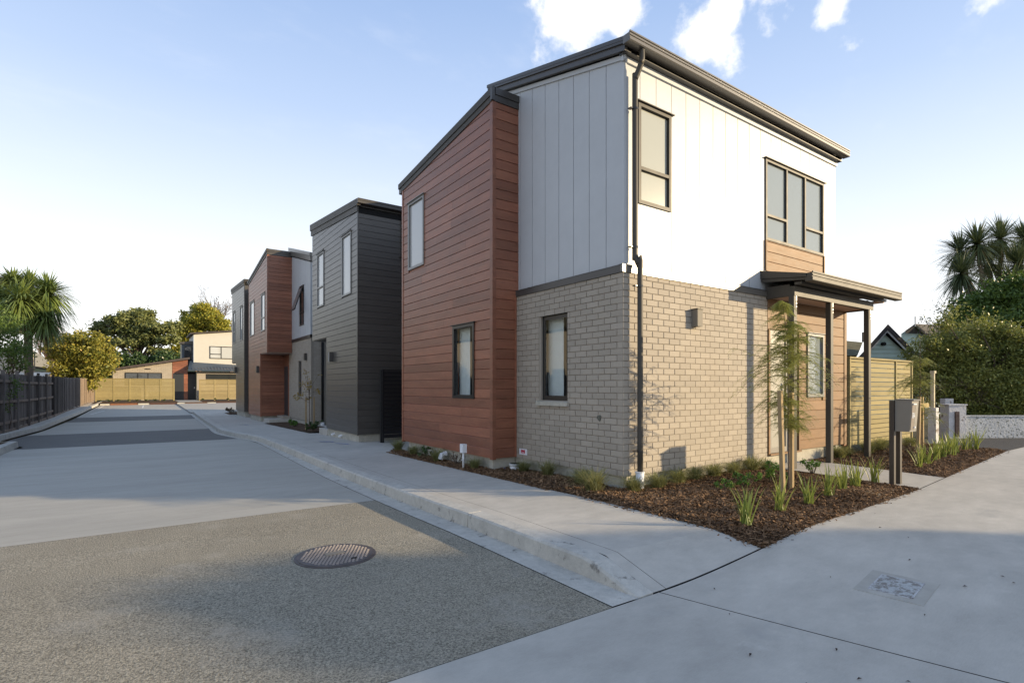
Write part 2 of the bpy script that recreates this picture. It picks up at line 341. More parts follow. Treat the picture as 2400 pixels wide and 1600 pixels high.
# ------------------------------------------------------------------ setting
def build_ground():
    g = MB(); n = 24; rad = 1500
    for i in range(n): g.v.append((rad * math.cos(2 * math.pi * i / n), rad * math.sin(2 * math.pi * i / n), -.52))
    g.f.append(tuple(range(n))); tag(g.build('ground', m_dirt), kind='structure')
    jb = strip('joint_filler', lambda t: (-30, t), lambda t: (40, t), lin(-2.6, 5, 20), m_joint, lambda x, y: (H(x, y) if y < 2.4 or x > 3.6 else min(H(x, y), R(x, y))) - .035, 70)
    xj = lambda y: 3.2 + (2.66 - y) * .255
    strip('apron_pavement', lambda t: (-30, t), lambda t: (xj(t) - .005, t), lin(-2.6, EY(0) - .004, 16), m_conc, H, 60)
    mb = MB(); nx, ny = 110, 18
    for i in range(nx):
        for k in range(ny):
            u = (i / (nx - 1)) ** 1.7; x = 3.2 + 36.8 * u; y = -2.6 + (EY(x) - .004 + 2.6) * k / (ny - 1); x = xj(y) + .005 + (40 - xj(y)) * u; y = -2.6 + (EY(x) - .004 + 2.6) * k / (ny - 1); mb.v.append((x, y, H(x, y)))
    for i in range(nx - 1):
        for k in range(ny - 1): mb.f.append((i * ny + k, (i + 1) * ny + k, (i + 1) * ny + k + 1, i * ny + k + 1))
    tag(mb.build('apron_pavement', m_conc), kind='structure')
    strip('street', lambda t: (t, -12), lambda t: (t, -2.6), lin(-60, 60, 20), m_asph2, lambda x, y: -.16, 2)
    # driveway in bands
    lx = lambda y: interp([(2, -9), (20.4, -2.62), (20.9, -2.62), (21.2, -3.5), (24.5, -3.5), (30, -3.15), (45, -2.8), (56, -2.6), (70, -2.4)], y) if y > 14 else -9
    cw = lambda y: interp([(2, .25), (10, .24), (14, .18), (18, .10), (20, .12), (23, .17), (42, .17)], y)
    rx = lambda y: kx(y) - cw(y) - .005 if y < 42 else 9.5
    bands = [('driveway_chipseal', 2.658, 7.12, m_asph), ('driveway', 7.12, 19.7, m_conc2), ('driveway_band', 19.7, 26.6, m_asph3), ('driveway', 26.6, 35.6, m_conc2), ('driveway_band', 35.6, 40, m_asph3), ('driveway', 40, 62.6, m_conc2)]
    for nm, a, b, m in bands:
        ts = sorted(set(lin(a + .003, b - .003, 12) + [t for t in (21.2, 42.0, 42.02) if a < t < b]))
        strip(nm, lambda t: (lx(t), t), lambda t: (rx(t), t + (0 if t > 3 else 0)), ts, m, R, 8)
    # gutter channel beside the kerb
    ys = sorted(set([y for x, y in KO] + lin(2.665, 42, 40))); ys = [y for y in ys if 2.665 <= y <= 42]
    strip('kerb_channel', lambda t: (kx(t) - cw(t), t), lambda t: (kx(t) + .004, t), ys, m_kerb, lambda x, y: R(x, y) + .004 - .02 * 0, 1)
    # kerb: swept profile in cast lengths; top meets the footpath
    pts = KO; W = .17
    prof = [(0, -.17), (.006, -.020), (.022, 0.0), (.18, 0.004), (.18, -.12)]
    def kerb(seg, i):
        mb = MB(); n = len(prof)
        for j, (x, y) in enumerate(seg):
            a = seg[max(j - 1, 0)]; b = seg[min(j + 1, len(seg) - 1)]; tx, ty = b[0] - a[0], b[1] - a[1]; L = math.hypot(tx, ty); nx, ny = ty / L, -tx / L
            for (o, dz) in prof:
                hz = H(x + .2, y); lim = R(x, y) - .03
                mb.v.append((x + nx * o, y + ny * o, max(hz + dz * (1 if dz < -.1 else 1), lim) if dz > -.1 else lim))
        for j in range(len(seg) - 1):
            for k in range(n): mb.f.append((j * n + k, j * n + (k + 1) % n, (j + 1) * n + (k + 1) % n, (j + 1) * n + k))
        mb.f.append(tuple(range(n))); mb.f.append(tuple((len(seg) - 1) * n + k for k in range(n)))
        tag(mb.build('kerb', m_kerb), 'pale concrete kerb, %s' % ('ramped nose length at the apron' if i == 0 else 'length along the driveway footpath'), kind='structure')
    fine = []
    for y in lin(2.67, 41.5, 260):
        fine.append((kx(y), y))
    cuts = [0, 16, 40, 70, 95, 117, 135, 150, 195, 259]
    for i, (a, b) in enumerate(zip(cuts, cuts[1:])):
        seg = fine[a:b + 1]
        if i > 0: seg = [(kx(seg[0][1] + .012), seg[0][1] + .012)] + seg[1:]
        pass
        kerb(seg, i)
    # footpath (two long slabs with a trowelled edge strip beside the kerb)
    ys = lin(2.672, 3.6, 14)[:-1] + lin(3.6, 41.5, 110)
    fx1 = lambda y: interp([(2, 4.60), (5.1, 4.585), (6, 4.53), (10.4, 4.52), (12.2, 4.90)], y)
    strip('footpath_edge', lambda t: (kx(t) + .186, t), lambda t: (kx(t) + .325, t), ys, m_conc, H, 1)
    strip('footpath', lambda t: (kx(t) + .330, t), lambda t: (max(fx1(t), kx(t) + .5), t), ys, m_conc, H, 4)
    # entrance path of the corner house
    strip('entry_path', lambda t: (8.66, t if t > 2.8 else EY(8.66)), lambda t: (10.02, t if t > 2.8 else EY(10.02)), lin(2.79, 4.99, 12), m_conc, lambda x, y: H(x, y) + .035 * sst((y - 2.6) / 2) + .004, 4)
    strip('side_yard_path', lambda t: (4.85, t), lambda t: (11, t), lin(11.2, 33, 20), m_conc, lambda x, y: H(x, y) - .006, 2)
    strip('yard_paving', lambda t: (2.9, t), lambda t: (12, t), lin(41.6, 64, 14), m_conc2, lambda x, y: H(x, y) - .10, 2)
    strip('neighbour_driveway', lambda t: (15.5 + .12 * (t - 3.4), t), lambda t: (40, t), lin(3.35, 4.9, 6), m_asph2, lambda x, y: .004, 4)
    strip('neighbour_driveway', lambda t: (15.7 + .2 * (t - 4.9), t), lambda t: (18.1, t), lin(4.9, 14, 6), m_dirt, lambda x, y: -.01, 2)
build_ground()

def left_kerb():
    path = [(-2.78, 6), (-2.78, 20.6), (-3.62, 21.3), (-3.66, 24.2), (-3.3, 30), (-2.95, 45), (-2.72, 56), (-2.66, 62.4)]
    mb = MB(); w = .16
    for j, (x, y) in enumerate(path):
        a = path[max(j - 1, 0)]; b = path[min(j + 1, len(path) - 1)]; tx, ty = b[0] - a[0], b[1] - a[1]; L = math.hypot(tx, ty); nx, ny = -ty / L, tx / L
        k = 1.2 if j in (1, 2, 3) else 1
        for o, z in ((0, -.15), (.02, .02), (w, .03), (w, -.12)): mb.v.append((x + nx * o * k, y + ny * o * k, zl(y) + z))
    for j in range(len(path) - 1):
        for k in range(4): mb.f.append((j * 4 + k, j * 4 + (k + 1) % 4, (j + 1) * 4 + (k + 1) % 4, (j + 1) * 4 + k))
    mb.f.append((0, 1, 2, 3)); mb.f.append(tuple(28 + k for k in range(4)))
    tag(mb.build('kerb', m_kerb), 'long pale kerb in front of the weathered paling fence', kind='structure')
    strip('fence_verge', lambda t: (interp([(6, -2.95), (20.5, -2.95), (21.4, -3.8), (24.2, -3.84), (30, -3.48), (45, -3.12), (62, -2.84)], t), t), lambda t: (-4.3, t), lin(6, 63, 60), m_conc, lambda x, y: zl(y) - .02, 1)
    strip('planting_bed', lambda t: (-2.95, t), lambda t: (-4.0, t), lin(6, 20.6, 20), m_soil, lambda x, y: zl(y) + .01, 4)
left_kerb()

# ------------------------------------------------------------------ wall system
class Wall:
    def __init__(s, ox, oy, u, n): s.o = (ox, oy); s.u = u; s.n = n
    def P(s, u, z, d): return (s.o[0] + s.u[0] * u + s.n[0] * d, s.o[1] + s.u[1] * u + s.n[1] * d, z)
    def box(s, mb, u0, u1, z0, z1, d0, d1, z1b=None):
        zb = z1 if z1b is None else z1b
        return mb.hexa([s.P(u0, z0, d0), s.P(u1, z0, d0), s.P(u1, z0, d1), s.P(u0, z0, d1), s.P(u0, z1, d0), s.P(u1, zb, d0), s.P(u1, zb, d1), s.P(u0, z1, d1)])
def rects(u0, u1, z0, z1, ops):
    us = sorted({u0, u1, *[v for o in ops for v in o[:2] if u0 < v < u1]}); zs = sorted({z0, z1, *[v for o in ops for v in o[2:4] if z0 < v < z1]})
    out = []
    for a, b in zip(us, us[1:]):
        run = None
        for c, d in zip(zs, zs[1:]):
            hit = any(o[0] <= (a + b) / 2 <= o[1] and o[2] <= (c + d) / 2 <= o[3] for o in ops)
            if hit:
                if run: out.append((a, b, *run)); run = None
            else: run = (run[0], d) if run else (c, d)
        if run: out.append((a, b, *run))
    return out
def segs(u0, u1, z0, z1, ops):
    cur = [(u0, u1)]
    for o in ops:
        if o[3] <= z0 + .02 or o[2] >= z1 - .02: continue
        nxt = []
        for a, b in cur:
            if o[1] <= a or o[0] >= b: nxt.append((a, b)); continue
            if o[0] > a: nxt.append((a, o[0]))
            if o[1] < b: nxt.append((o[1], b))
        cur = nxt
    return [(a, b) for a, b in cur if b - a > .02]
def clad(root, name, W, u0, u1, z0, zt0, zt1, m, ops=(), pitch=.166, thick=.02, backing=True, piece='plank'):
    """horizontal boards, each its own object under a backing wall; top rakes from zt0 (u0) to zt1 (u1)"""
    mb = MB(); zt = lambda u: zt0 + (zt1 - zt0) * (u - u0) / (u1 - u0); lo = min(zt0, zt1)
    for r in rects(u0, u1, z0, lo, ops): W.box(mb, r[0], r[1], r[2], r[3], -.10, -.002)
    if abs(zt0 - zt1) > .01: W.box(mb, u0, u1, lo, max(zt0, lo + .001), -.10, -.002, max(zt1, lo + .001))
    wall = mb.build(name, m, root)
    k = 0; z = z0
    while z < max(zt0, zt1) - .01:
        z1 = z + pitch
        sg = []
        for a, b in segs(u0, u1, z, z1, ops):
            if b - a > 2.3 and random.random() < .55: q = a + (b - a) * random.uniform(.25, .75); sg += [(a, q - .0015), (q + .0015, b)]
            else: sg.append((a, b))
        for a, b in sg:
            cuts = [a, b]
            if abs(zt1 - zt0) > .01:
                for zz in (z, z1):
                    uu = u0 + (zz - zt0) / (zt1 - zt0) * (u1 - u0)
                    if a < uu < b: cuts.append(uu)
            cuts.sort(); mb = MB()
            for p, q in zip(cuts, cuts[1:]):
                tp, tq = min(z1, zt(p)), min(z1, zt(q))
                if (tp + tq) / 2 < z + .004: continue
                tp = max(tp, z + .001); tq = max(tq, z + .001)
                def ring(u, t):
                    ch = min(.013, max(0, (t - z) * .5)); cut = t < z1 - 1e-4
                    return [W.P(u, z + .001, 0), W.P(u, z + .001, thick), W.P(u, t - (0 if cut else ch), thick), W.P(u, t - .001, thick if cut else thick * .4), W.P(u, t - .001, 0)]
                mb.prism(ring(p, tp), ring(q, tq))
            if mb.v: mb.build(piece, m, wall)
        z = z1
    return wall
def panels(root, name, W, us, z0, zt0, zt1, m, ops=(), ub=None):
    u0, u1 = us[0], us[-1]; zt = lambda u: zt0 + (zt1 - zt0) * (u - u0) / (u1 - u0); lo = min(zt0, zt1)
    mb = MB()
    for r in rects(u0, u1, z0, lo, ops): W.box(mb, r[0], r[1], r[2], r[3], -.12, -.002)
    if abs(zt0 - zt1) > .01: W.box(mb, u0, u1, lo, max(zt0, lo + .001), -.12, -.002, max(zt1, lo + .001))
    wall = mb.build(name, m_found if False else m_joint, root)
    for a, b in zip(us, us[1:]):
        mb = MB(); a2, b2 = a + .005, b - .005; ztop = min(zt(a2), zt(b2))
        for r in rects(a2, b2, z0, ztop, ops): W.box(mb, r[0], r[1], r[2], r[3], 0.002, .022)
        if abs(zt(a2) - zt(b2)) > .003:
            W.box(mb, a2, b2, ztop, max(zt(a2), ztop + .0005), 0.002, .022, max(zt(b2), ztop + .0005))
        mb.build('panel', m, wall)
    return wall
_bm = {}
BRICKS_LEFT = {}
def bricks(root, name, W, u0, u1, z0, z1, ops=(), m=m_brick, L=.240, C=.086, off=0., single=300, near=None, bd=.0095, flip=False):
    mb = MB()
    for r in rects(u0, u1, z0, z1, ops): W.box(mb, r[0], r[1], r[2], r[3], -.09, -.001)
    wall = mb.build(name, m_mortar, root); full = []; cut = []
    nrow = int((z1 - z0) / C + .999)
    for k in range(nrow):
        za = z0 + k * C; zb = min(za + C - .010, z1)
        if zb - za < .01: continue
        st = off - (L / 2 if k % 2 else 0); i0 = int(math.floor((u0 - st) / L)) - 1
        i = i0
        while True:
            a = st + i * L; b = a + L - .010; i += 1
            if a >= u1: break
            a2, b2 = max(a, u0), min(b, u1)
            if b2 - a2 < .012: continue
            for s0, s1 in segs(a2, b2, za, zb, ops):
                (full if (abs(s1 - s0 - (L - .010)) < 1e-6 and abs(zb - za - (C - .010)) < 1e-6) else cut).append((s0, s1, za, zb))
    allb = full + cut
    nr = near or (u0, z0)
    allb.sort(key=lambda r: (abs((r[0] + r[1]) / 2 - nr[0]) + .25 * abs((r[2] + r[3]) / 2 - 1.4)))
    left = BRICKS_LEFT.setdefault(root.name, single); mine = min(left, single if near is None else near[2], len(allb)); BRICKS_LEFT[root.name] = left - mine
    stuff = MB()
    for idx, (a, b, c, d) in enumerate(allb):
        if idx < mine:
            key = (round(b - a, 3), round(d - c, 3), W.u, W.n)
            if key not in _bm:
                t = MB(); hw = (b - a) / 2; hh = (d - c) / 2; e = .003
                u = Vector((*W.u, 0)); n_ = Vector((*W.n, 0)); zv = Vector((0, 0, 1))
                base = [u * sx * hw + zv * sz * hh for sx, sz in ((-1, -1), (1, -1), (1, 1), (-1, 1))]
                top = [u * sx * (hw - e) + zv * sz * (hh - e) + n_ * bd for sx, sz in ((-1, -1), (1, -1), (1, 1), (-1, 1))]
                mid = [v + n_ * (bd - e) for v in base]
                t.add(base + mid + top, [(0, 1, 2, 3)] + [(i, (i + 1) % 4, 4 + (i + 1) % 4, 4 + i) for i in range(4)] + [(4 + i, 4 + (i + 1) % 4, 8 + (i + 1) % 4, 8 + i) for i in range(4)] + [(8, 9, 10, 11)])
                me = t.mesh('brick'); me.materials.append(m); _bm[key] = me
            p = W.P((a + b) / 2, (c + d) / 2, 0)
            link('brick', _bm[key], None, wall, p)
        else: W.box(stuff, a, b, c, d, 0, bd)
    if stuff.v:
        o = stuff.build('more_bricks', m, wall); o['kind'] = 'stuff'
    return wall
def window(root, W, u0, u1, z0, z1, m, glass, cols=((0, 1),), trans={}, fd=.03, rec=-.05, fw=.045, hood=True, label=None, opens=None):
    """frame mesh as the part, panes as sub-parts. cols: fractions; trans: {col: height fraction of transom}"""
    mb = MB(); d0, d1 = rec, fd
    W.box(mb, u0, u1, z0, z0 + fw, d0, d1); W.box(mb, u0, u1, z1 - fw, z1, d0, d1)
    W.box(mb, u0, u0 + fw, z0 + fw, z1 - fw, d0, d1); W.box(mb, u1 - fw, u1, z0 + fw, z1 - fw, d0, d1)
    iu0, iu1, iz0, iz1 = u0 + fw, u1 - fw, z0 + fw, z1 - fw; panes = []
    for c, (a, b) in enumerate(cols):
        pa = iu0 + (iu1 - iu0) * a; pb = iu0 + (iu1 - iu0) * b
        if c > 0: W.box(mb, pa - fw * .45, pa + fw * .45, iz0, iz1, d0, d1 - .006); pa += fw * .45
        if c < len(cols) - 1: pb -= fw * .45
        if c in trans:
            zt = iz0 + (iz1 - iz0) * trans[c]; W.box(mb, pa, pb, zt - fw * .45, zt + fw * .45, d0, d1 - .003)
            panes += [(pa, pb, iz0, zt - fw * .45), (pa, pb, zt + fw * .45, iz1)]
        else: panes.append((pa, pb, iz0, iz1))
    if hood: W.box(mb, u0 - .04, u1 + .04, z1 + .002, z1 + .014, 0, d1 + .03)
    o = mb.build('window', m, root)
    if label: o['label'] = label
    for p in panes:
        q = MB(); b_ = .012
        for r in ((p[0], p[1], p[2], p[2] + b_), (p[0], p[1], p[3] - b_, p[3]), (p[0], p[0] + b_, p[2] + b_, p[3] - b_), (p[1] - b_, p[1], p[2] + b_, p[3] - b_)): W.box(q, *r, 0, .012)
        q.build('glazing_bead', m, o)
        q = MB(); W.box(q, p[0] + .002, p[1] - .002, p[2] + .002, p[3] - .002, -.004, .004); q.build('pane', glass, o)
    return o
def beam(root, name, W, u0, u1, z0, z1, d0, d1, m, z0b=None, z1b=None):
    mb = MB(); zb0 = z0 if z0b is None else z0b; zb1 = z1 if z1b is None else z1b
    mb.hexa([W.P(u0, z0, d0), W.P(u1, zb0, d0), W.P(u1, zb0, d1), W.P(u0, z0, d1), W.P(u0, z1, d0), W.P(u1, zb1, d0), W.P(u1, zb1, d1), W.P(u0, z1, d1)])
    return mb.build(name, m, root)
def gutter(root, W, u0, u1, zt, h, d0, d1, m):
    """quad gutter with rolled ribs along its face"""
    prof = [(d0, zt - h), (d1 - .012, zt - h), (d1, zt - h + .012), (d1, zt - h * .62), (d1 - .012, zt - h * .58), (d1 - .012, zt - h * .50), (d1, zt - h * .46), (d1, zt - h * .30), (d1 - .010, zt - h * .27), (d1 - .010, zt - h * .2), (d1 + .004, zt - h * .15), (d1 + .004, zt), (d1 - .012, zt), (d1 - .02, zt - .02), (d0, zt - .02)]
    mb = MB(); mb.prism([W.P(u0, z, d) for d, z in prof], [W.P(u1, z, d) for d, z in prof]); return mb.build('gutter', m, root)
def downpipe(root, pts, r, m, brackets=(), bn=(0, 1)):
    P = smooth_pts(pts, 5) if len(pts) > 2 else pts
    mb = MB().tube(P, r, 12); o = mb.build('downpipe', m, root, smooth=True)
    for b in brackets:
        q = MB(); x, y, z = b; q.tube([(x, y, z - .012), (x, y, z + .012)], r + .006, 12)
        q.box(x - .05 - r, x - r, y - .01, y + .05, z - .006, z + .006); q.build('pipe_bracket', m_blackframe, o)
    return o
def soffbox(root, name, pts_bot, th, m):
    mb = MB(); mb.prism(pts_bot, [(x, y, z + th) for x, y, z in pts_bot]); return mb.build(name, m, root)

# ------------------------------------------------------------------ corner house
def corner_house():
    R_ = thing('corner_house', 'two-storey corner townhouse, brick below white panels with a red-brown boarded wing and porch', 'townhouse', (5.29, 5.0, .05))
    Xb, Yb = 5.305, 5.012     # brick backing planes (faces end 12 mm proud)
    WF = Wall(0, Yb, (1, 0), (0, -1))       # street face, u = x
    WL = Wall(Xb, 0, (0, 1), (-1, 0))       # driveway face, u = y
    # footing
    mb = MB(); mb.box(5.335, 8.80, 5.04, 5.3, -.15, .18); mb.box(5.335, 5.6, 5.3, 7.6, -.15, .18); mb.build('footing', m_found, R_)
    ft = MB().box(4.87, 5.33, 7.53, 10.9, -.2, .19); ft.build('footing', m_found, R_)
    ft = MB().box(8.86, 11.62, 5.06, 5.3, -.1, .235); ft.build('footing', m_found, R_)
    # brick
    ops = [(6.127, 6.83, 1.168, 2.518)]
    bricks(R_, 'driveway_brick_wall', WL, 5.0135, 7.46, .18, 2.905, ops, near=(5.0, 0, 140), off=5.0 - .12)
    bricks(R_, 'street_brick_wall', WF, 5.2968, 8.80, .18, 2.905, [], near=(5.3, 0, 160), off=5.293 + .11)
    # upper white panels
    ul = [5.077, 5.36, 5.70, 6.04, 6.38, 6.72, 7.06, 7.40, 7.74, 8.15]
    WLu = Wall(5.36, 0, (0, 1), (-1, 0)); panels(R_, 'driveway_panel_wall', WLu, ul, 3.0, 5.80, 5.80 + 3.15 * .268, m_white)
    ur = [5.388] + [5.66 + .331 * k for k in range(17)] + [11.31]
    w1 = (5.61, 6.30, 3.89, 5.272); w2 = (8.775, 10.81, 3.36, 5.272)
    WFu = Wall(0, 5.055, (1, 0), (0, -1)); panels(R_, 'street_panel_wall', WFu, ur, 3.0, 5.78, 5.78, m_white, [w1, w2])
    MB().box(5.331, 5.385, 5.022, 5.075, 3.013, 5.79).build('corner_trim', m_white, R_)
    beam(R_, 'scotia', WFu, 5.30, 11.33, 5.725, 5.80, .014, .05, m_white)
    beam(R_, 'scotia', WLu, 4.99, 8.15, 5.735, 5.80, .014, .045, m_white, 5.735 + 3.16 * .268, 5.80 + 3.16 * .268)
    # interior walls behind so no light leaks
    MB().box(5.45, 11.2, 5.15, 8.1, 2.9, 3.0).build('floor_slab', m_room, R_)
    mb = MB().box(11.2, 11.30, 5.07, 8.2, 3.0, 6.0); mb.build('end_wall', m_white, R_)
    mb = MB().box(11.6, 11.70, 5.0, 11.0, .2, 3.0); mb.build('end_wall', m_brown, R_)
    MB().box(5.4, 11.3, 8.1, 8.2, 3.0, 6.6).build('rear_wall', m_white, R_)
    MB().box(9.9, 10.0, 7.5, 11.1, .2, 5.7).build('rear_wall', m_white, R_)
    # flashing band between storeys
    beam(R_, 'band_flashing', WL, 4.985, 7.46, 2.908, 3.0, -.01, .028, m_trim)
    beam(R_, 'band_flashing', WF, 5.265, 8.83, 2.908, 3.0, -.01, .028, m_gutter)
    MB().box(5.263, 8.83, 4.983, 5.05, 3.002, 3.012).build('band_cap', m_trim, R_); MB().box(5.275, 5.36, 5.05, 7.46, 3.002, 3.012).build('band_cap', m_trim, R_)
    # windows of the street face
    window(R_, WFu, *w1, m_taupe, g_frost, trans={0: .345}, fw=.05, fd=.045, label='two-light frosted window beside the downpipe')
    window(R_, WFu, w2[0], w2[1], 3.885, 5.272, m_taupe, g_bluegrey, cols=((0, .335), (.335, .665), (.665, 1)), trans={0: .30, 2: .30}, fw=.045, fd=.045, label='wide three-column window above the porch')
    W2c = Wall(0, 5.04, (1, 0), (0, -1)); clad(R_, 'spandrel_boards', W2c, 8.80, 10.785, 3.36, 3.88, 3.88, m_timber, pitch=.17, backing=False)
    for a in (8.765, 10.79): beam(R_, 'spandrel_trim', W2c, a, a + .03, 3.36, 3.88, 0, .04, m_timber)
    # brick window on the driveway face
    WB = Wall(Xb + .055, 0, (0, 1), (-1, 0))
    window(R_, WB, 6.135, 6.80, 1.17, 2.51, m_blackframe, g_clear, fw=.06, fd=.01, rec=-.04, hood=False, label='tall black-framed window in the brick wall')
    mb = MB(); WL.box(mb, 6.80, 6.83, 1.168, 2.518, -.05, -.003); mb.build('reveal', m_brick, R_)
    mb = MB(); mb.hexa([(5.37, 6.10, 1.10), (5.37, 6.86, 1.10), (5.255, 6.86, 1.085), (5.255, 6.10, 1.085), (5.37, 6.10, 1.168), (5.37, 6.86, 1.168), (5.255, 6.86, 1.15), (5.255, 6.10, 1.15)]); mb.build('window_sill', m_found, R_)
    # rooms behind the clear panes
    mb = MB(); mb.box(7.6, 7.65, 5.2, 8.2, .2, 2.9); mb.build('room_wall', m_room, R_)
    mb = MB(); mb.box(5.6, 7.6, 7.3, 7.35, .2, 2.9); mb.build('room_wall', m_room, R_)
    mb = MB(); mb.box(6.6, 7.0, 6.1, 6.5, .2, 2.9); mb.build('room_partition', m_room, R_)
    mb = MB(); mb.box(5.4, 11.2, 5.2, 11, 2.86, 2.9); mb.build('room_ceiling', m_room, R_)
    mb = MB(); mb.box(5.4, 11.2, 5.2, 11, .2, .22); mb.build('room_floor', m_room, R_)
    MB().box(5.47, 5.475, 6.42, 6.80, 1.2, 2.5).build('pale_window_panel', mat('pale_window_panel', (.72, .75, .76), .9, .1, n1=(6, .06)), R_)  # pale panels added behind the clear panes to brighten the dark windows
    MB().box(4.94, 4.945, 8.40, 8.78, 1.2, 2.45).build('pale_window_panel', MATS['pale_window_panel'], R_)
    # wing
    WWs = Wall(0, 7.47, (1, 0), (0, -1)); WWf = Wall(4.832, 0, (0, 1), (-1, 0))
    wl = (8.03, 8.80, 1.17, 2.50); wu = (10.03, 10.80, 3.885, 5.32)
    clad(R_, 'wing_side_wall', WWs, 4.86, 5.285, .19, 3.012, 3.012, m_brown, [])
    clad(R_, 'wing_side_wall', WWs, 4.86, 5.352, .19 + .166 * 17, 6.10, 6.10, m_brown, [])
    clad(R_, 'wing_front_wall', WWf, 7.53, 11.08, .19, 6.09, 5.70, m_brown, [wl, wu])
    mb = MB(); mb.box(4.806, 4.875, 7.444, 7.53, .17, 6.1); mb.build('corner_board', m_brown, R_)
    mb = MB(); mb.box(4.802, 4.86, 11.08, 11.14, .17, 5.71); mb.build('corner_board', m_brown, R_)
    mb = MB(); mb.box(5.262, 5.292, 7.44, 7.5, .19, 2.93); mb.build('corner_board', m_brown, R_)
    mb = MB(); mb.box(4.86, 9.9, 11.04, 11.12, .19, 5.68); mb.build('wing_rear_wall', m_brown, R_)
    window(R_, WWf, *wu, m_greyframe, g_blind, fw=.05, fd=.04, label='upper wing window with a pale blind drawn')
    window(R_, WWf, *wl, m_blackframe, g_clear, fw=.055, fd=.04, label='lower wing window with dark frame')
    mb = MB(); mb.box(5.9, 5.95, 7.6, 10.9, .2, 2.9); mb.build('room_wall', m_room, R_)
    MB().box(5.3, 5.8, 8.95, 9.6, .2, 1.6).build('room_cupboard', m_roomdark, R_)
    # main roof, rising away from the street
    sl = .268; zr = lambda y: 5.90 + (y - 4.85) * sl
    mb = MB().hexa([(5.22, 4.84, zr(4.84)), (11.40, 4.84, zr(4.84)), (11.40, 8.28, zr(8.28)), (5.22, 8.28, zr(8.28)), (5.22, 4.84, zr(4.84) + .05), (11.40, 4.84, zr(4.84) + .05), (11.40, 8.28, zr(8.28) + .05), (5.22, 8.28, zr(8.28) + .05)]); mb.build('roof', m_trim, R_)
    WV = Wall(5.30, 0, (0, 1), (-1, 0))
    beam(R_, 'barge_board', WV, 4.93, 8.22, 5.80, 5.885, .0, .05, m_trim, 5.80 + 3.29 * sl, 5.90 + 3.29 * sl)
    beam(R_, 'barge_cap', WV, 4.88, 8.26, 5.872, 5.965, -.06, .075, m_trim, 5.872 + 3.38 * sl, 5.965 + 3.38 * sl)
    beam(R_, 'fascia', WFu, 5.28, 11.34, 5.80, 5.93, .0, .03, m_blackframe)
    beam(R_, 'eaves_lining', WFu, 5.28, 11.34, 5.80, 5.812, .03, .13, m_trim)
    gutter(R_, WFu, 5.21, 11.40, 5.985, .125, .13, .255, m_gutter)
    MB().box(11.30, 11.36, 4.93, 8.2, 5.8, 5.93).build('barge_board', m_trim, R_)
    # wing roof, falling away from the street
    zt = 6.10; s2 = (6.09 - 5.70) / 3.61
    beam(R_, 'wing_fascia', WWs, 4.80, 5.41, 6.105, 6.21, .0, .035, m_trim); beam(R_, 'wing_fascia_cap', WWs, 4.785, 5.41, 6.213, 6.325, -.02, .05, m_trim)
    beam(R_, 'wing_fascia', WWf, 7.435, 11.19, 6.105, 6.20, .0, .035, m_taupe, 5.69, 5.79); beam(R_, 'wing_fascia_cap', WWf, 7.42, 11.30, 6.203, 6.325, -.02, .05, m_taupe, 5.785, 5.895)
    mb = MB().hexa([(4.84, 7.46, 6.2), (9.95, 7.46, 6.2), (9.95, 11.28, 5.79), (4.84, 11.28, 5.79), (4.84, 7.46, 6.30), (9.95, 7.46, 6.30), (9.95, 11.28, 5.87), (4.84, 11.28, 5.87)]); mb.build('wing_roof', m_trim, R_)
    beam(R_, 'eaves_end', WWf, 11.17, 11.30, 5.68, 5.78, -.1, .03, m_trim)
    MB().box(4.779, 4.835, 7.418, 7.472, 6.11, 6.322).build('fascia_corner', m_trim, R_)
    # downpipe at the corner
    downpipe(R_, [(5.50, 4.86, 5.86), (5.50, 4.86, 5.72), (5.49, 4.895, 5.62), (5.472, 4.945, 5.50), (5.470, 4.952, 5.38), (5.470, 4.952, 3.26), (5.472, 4.95, 3.15), (5.490, 4.905, 3.0), (5.498, 4.888, 2.88), (5.498, 4.888, .24)], .038, m_taupe, [(5.47, 4.952, 5.1), (5.47, 4.952, 3.25), (5.492, 4.888, 2.72), (5.492, 4.888, .52)])
    MB().tube([(5.492, 4.888, -.03), (5.492, 4.888, .235)], .058, 16).build('pipe_socket', m_pvc, R_, smooth=True)
    MB().tube([(5.492, 4.888, .235), (5.492, 4.888, .250)], .064, 16).build('pipe_socket_collar', m_pvc, R_)
    # light box on the brick
    mb = MB(); WF.box(mb, 6.74, 6.86, 2.27, 2.52, .012, .12); mb.build('wall_lamp', mat('greige_lamp', (.20, .18, .15), .7, .3), R_); mb = MB(); WF.box(mb, 6.73, 6.87, 2.52, 2.532, .012, .13); mb.build('wall_lamp_cap', m_taupe, R_)
    # sticker and drilled hole on the driveway brick
    mb = MB(); WL.box(mb, 7.14, 7.36, .245, .345, .0125, .016); st = mb.build('warning_sticker', m_white_s, R_)
    for (a, b, c, d, m) in ((7.215, 7.285, .285, .325, m_red), (7.195, 7.215, .27, .33, m_red), (7.285, 7.305, .27, .33, m_red), (7.215, 7.285, .262, .272, m_red)):
        q = MB(); WL.box(q, a, b, c, d, .0165, .018); q.build('sticker_mark', m, st)
    mb = MB(); pts = []
    for k in range(10):
        t = 2 * math.pi * k / 10; r = .042 * (1 + .25 * math.sin(3 * t + 1)); pts.append(WL.P(5.45 + r * math.cos(t), .945 + r * math.sin(t), .0125))
    mb.prism(pts, [(x - .004, y, z) for x, y, z in pts]); mb.build('patched_hole', mat('grubby_filler', (.12, .12, .10), .9, .1, n1=(40, .5)), R_)
    # ground floor under the porch: amber boards, door, window
    WT = Wall(0, 5.022, (1, 0), (0, -1)); dop = (8.86, 9.86, .20, 2.36); wop = (10.13, 10.75, 1.19, 2.37)
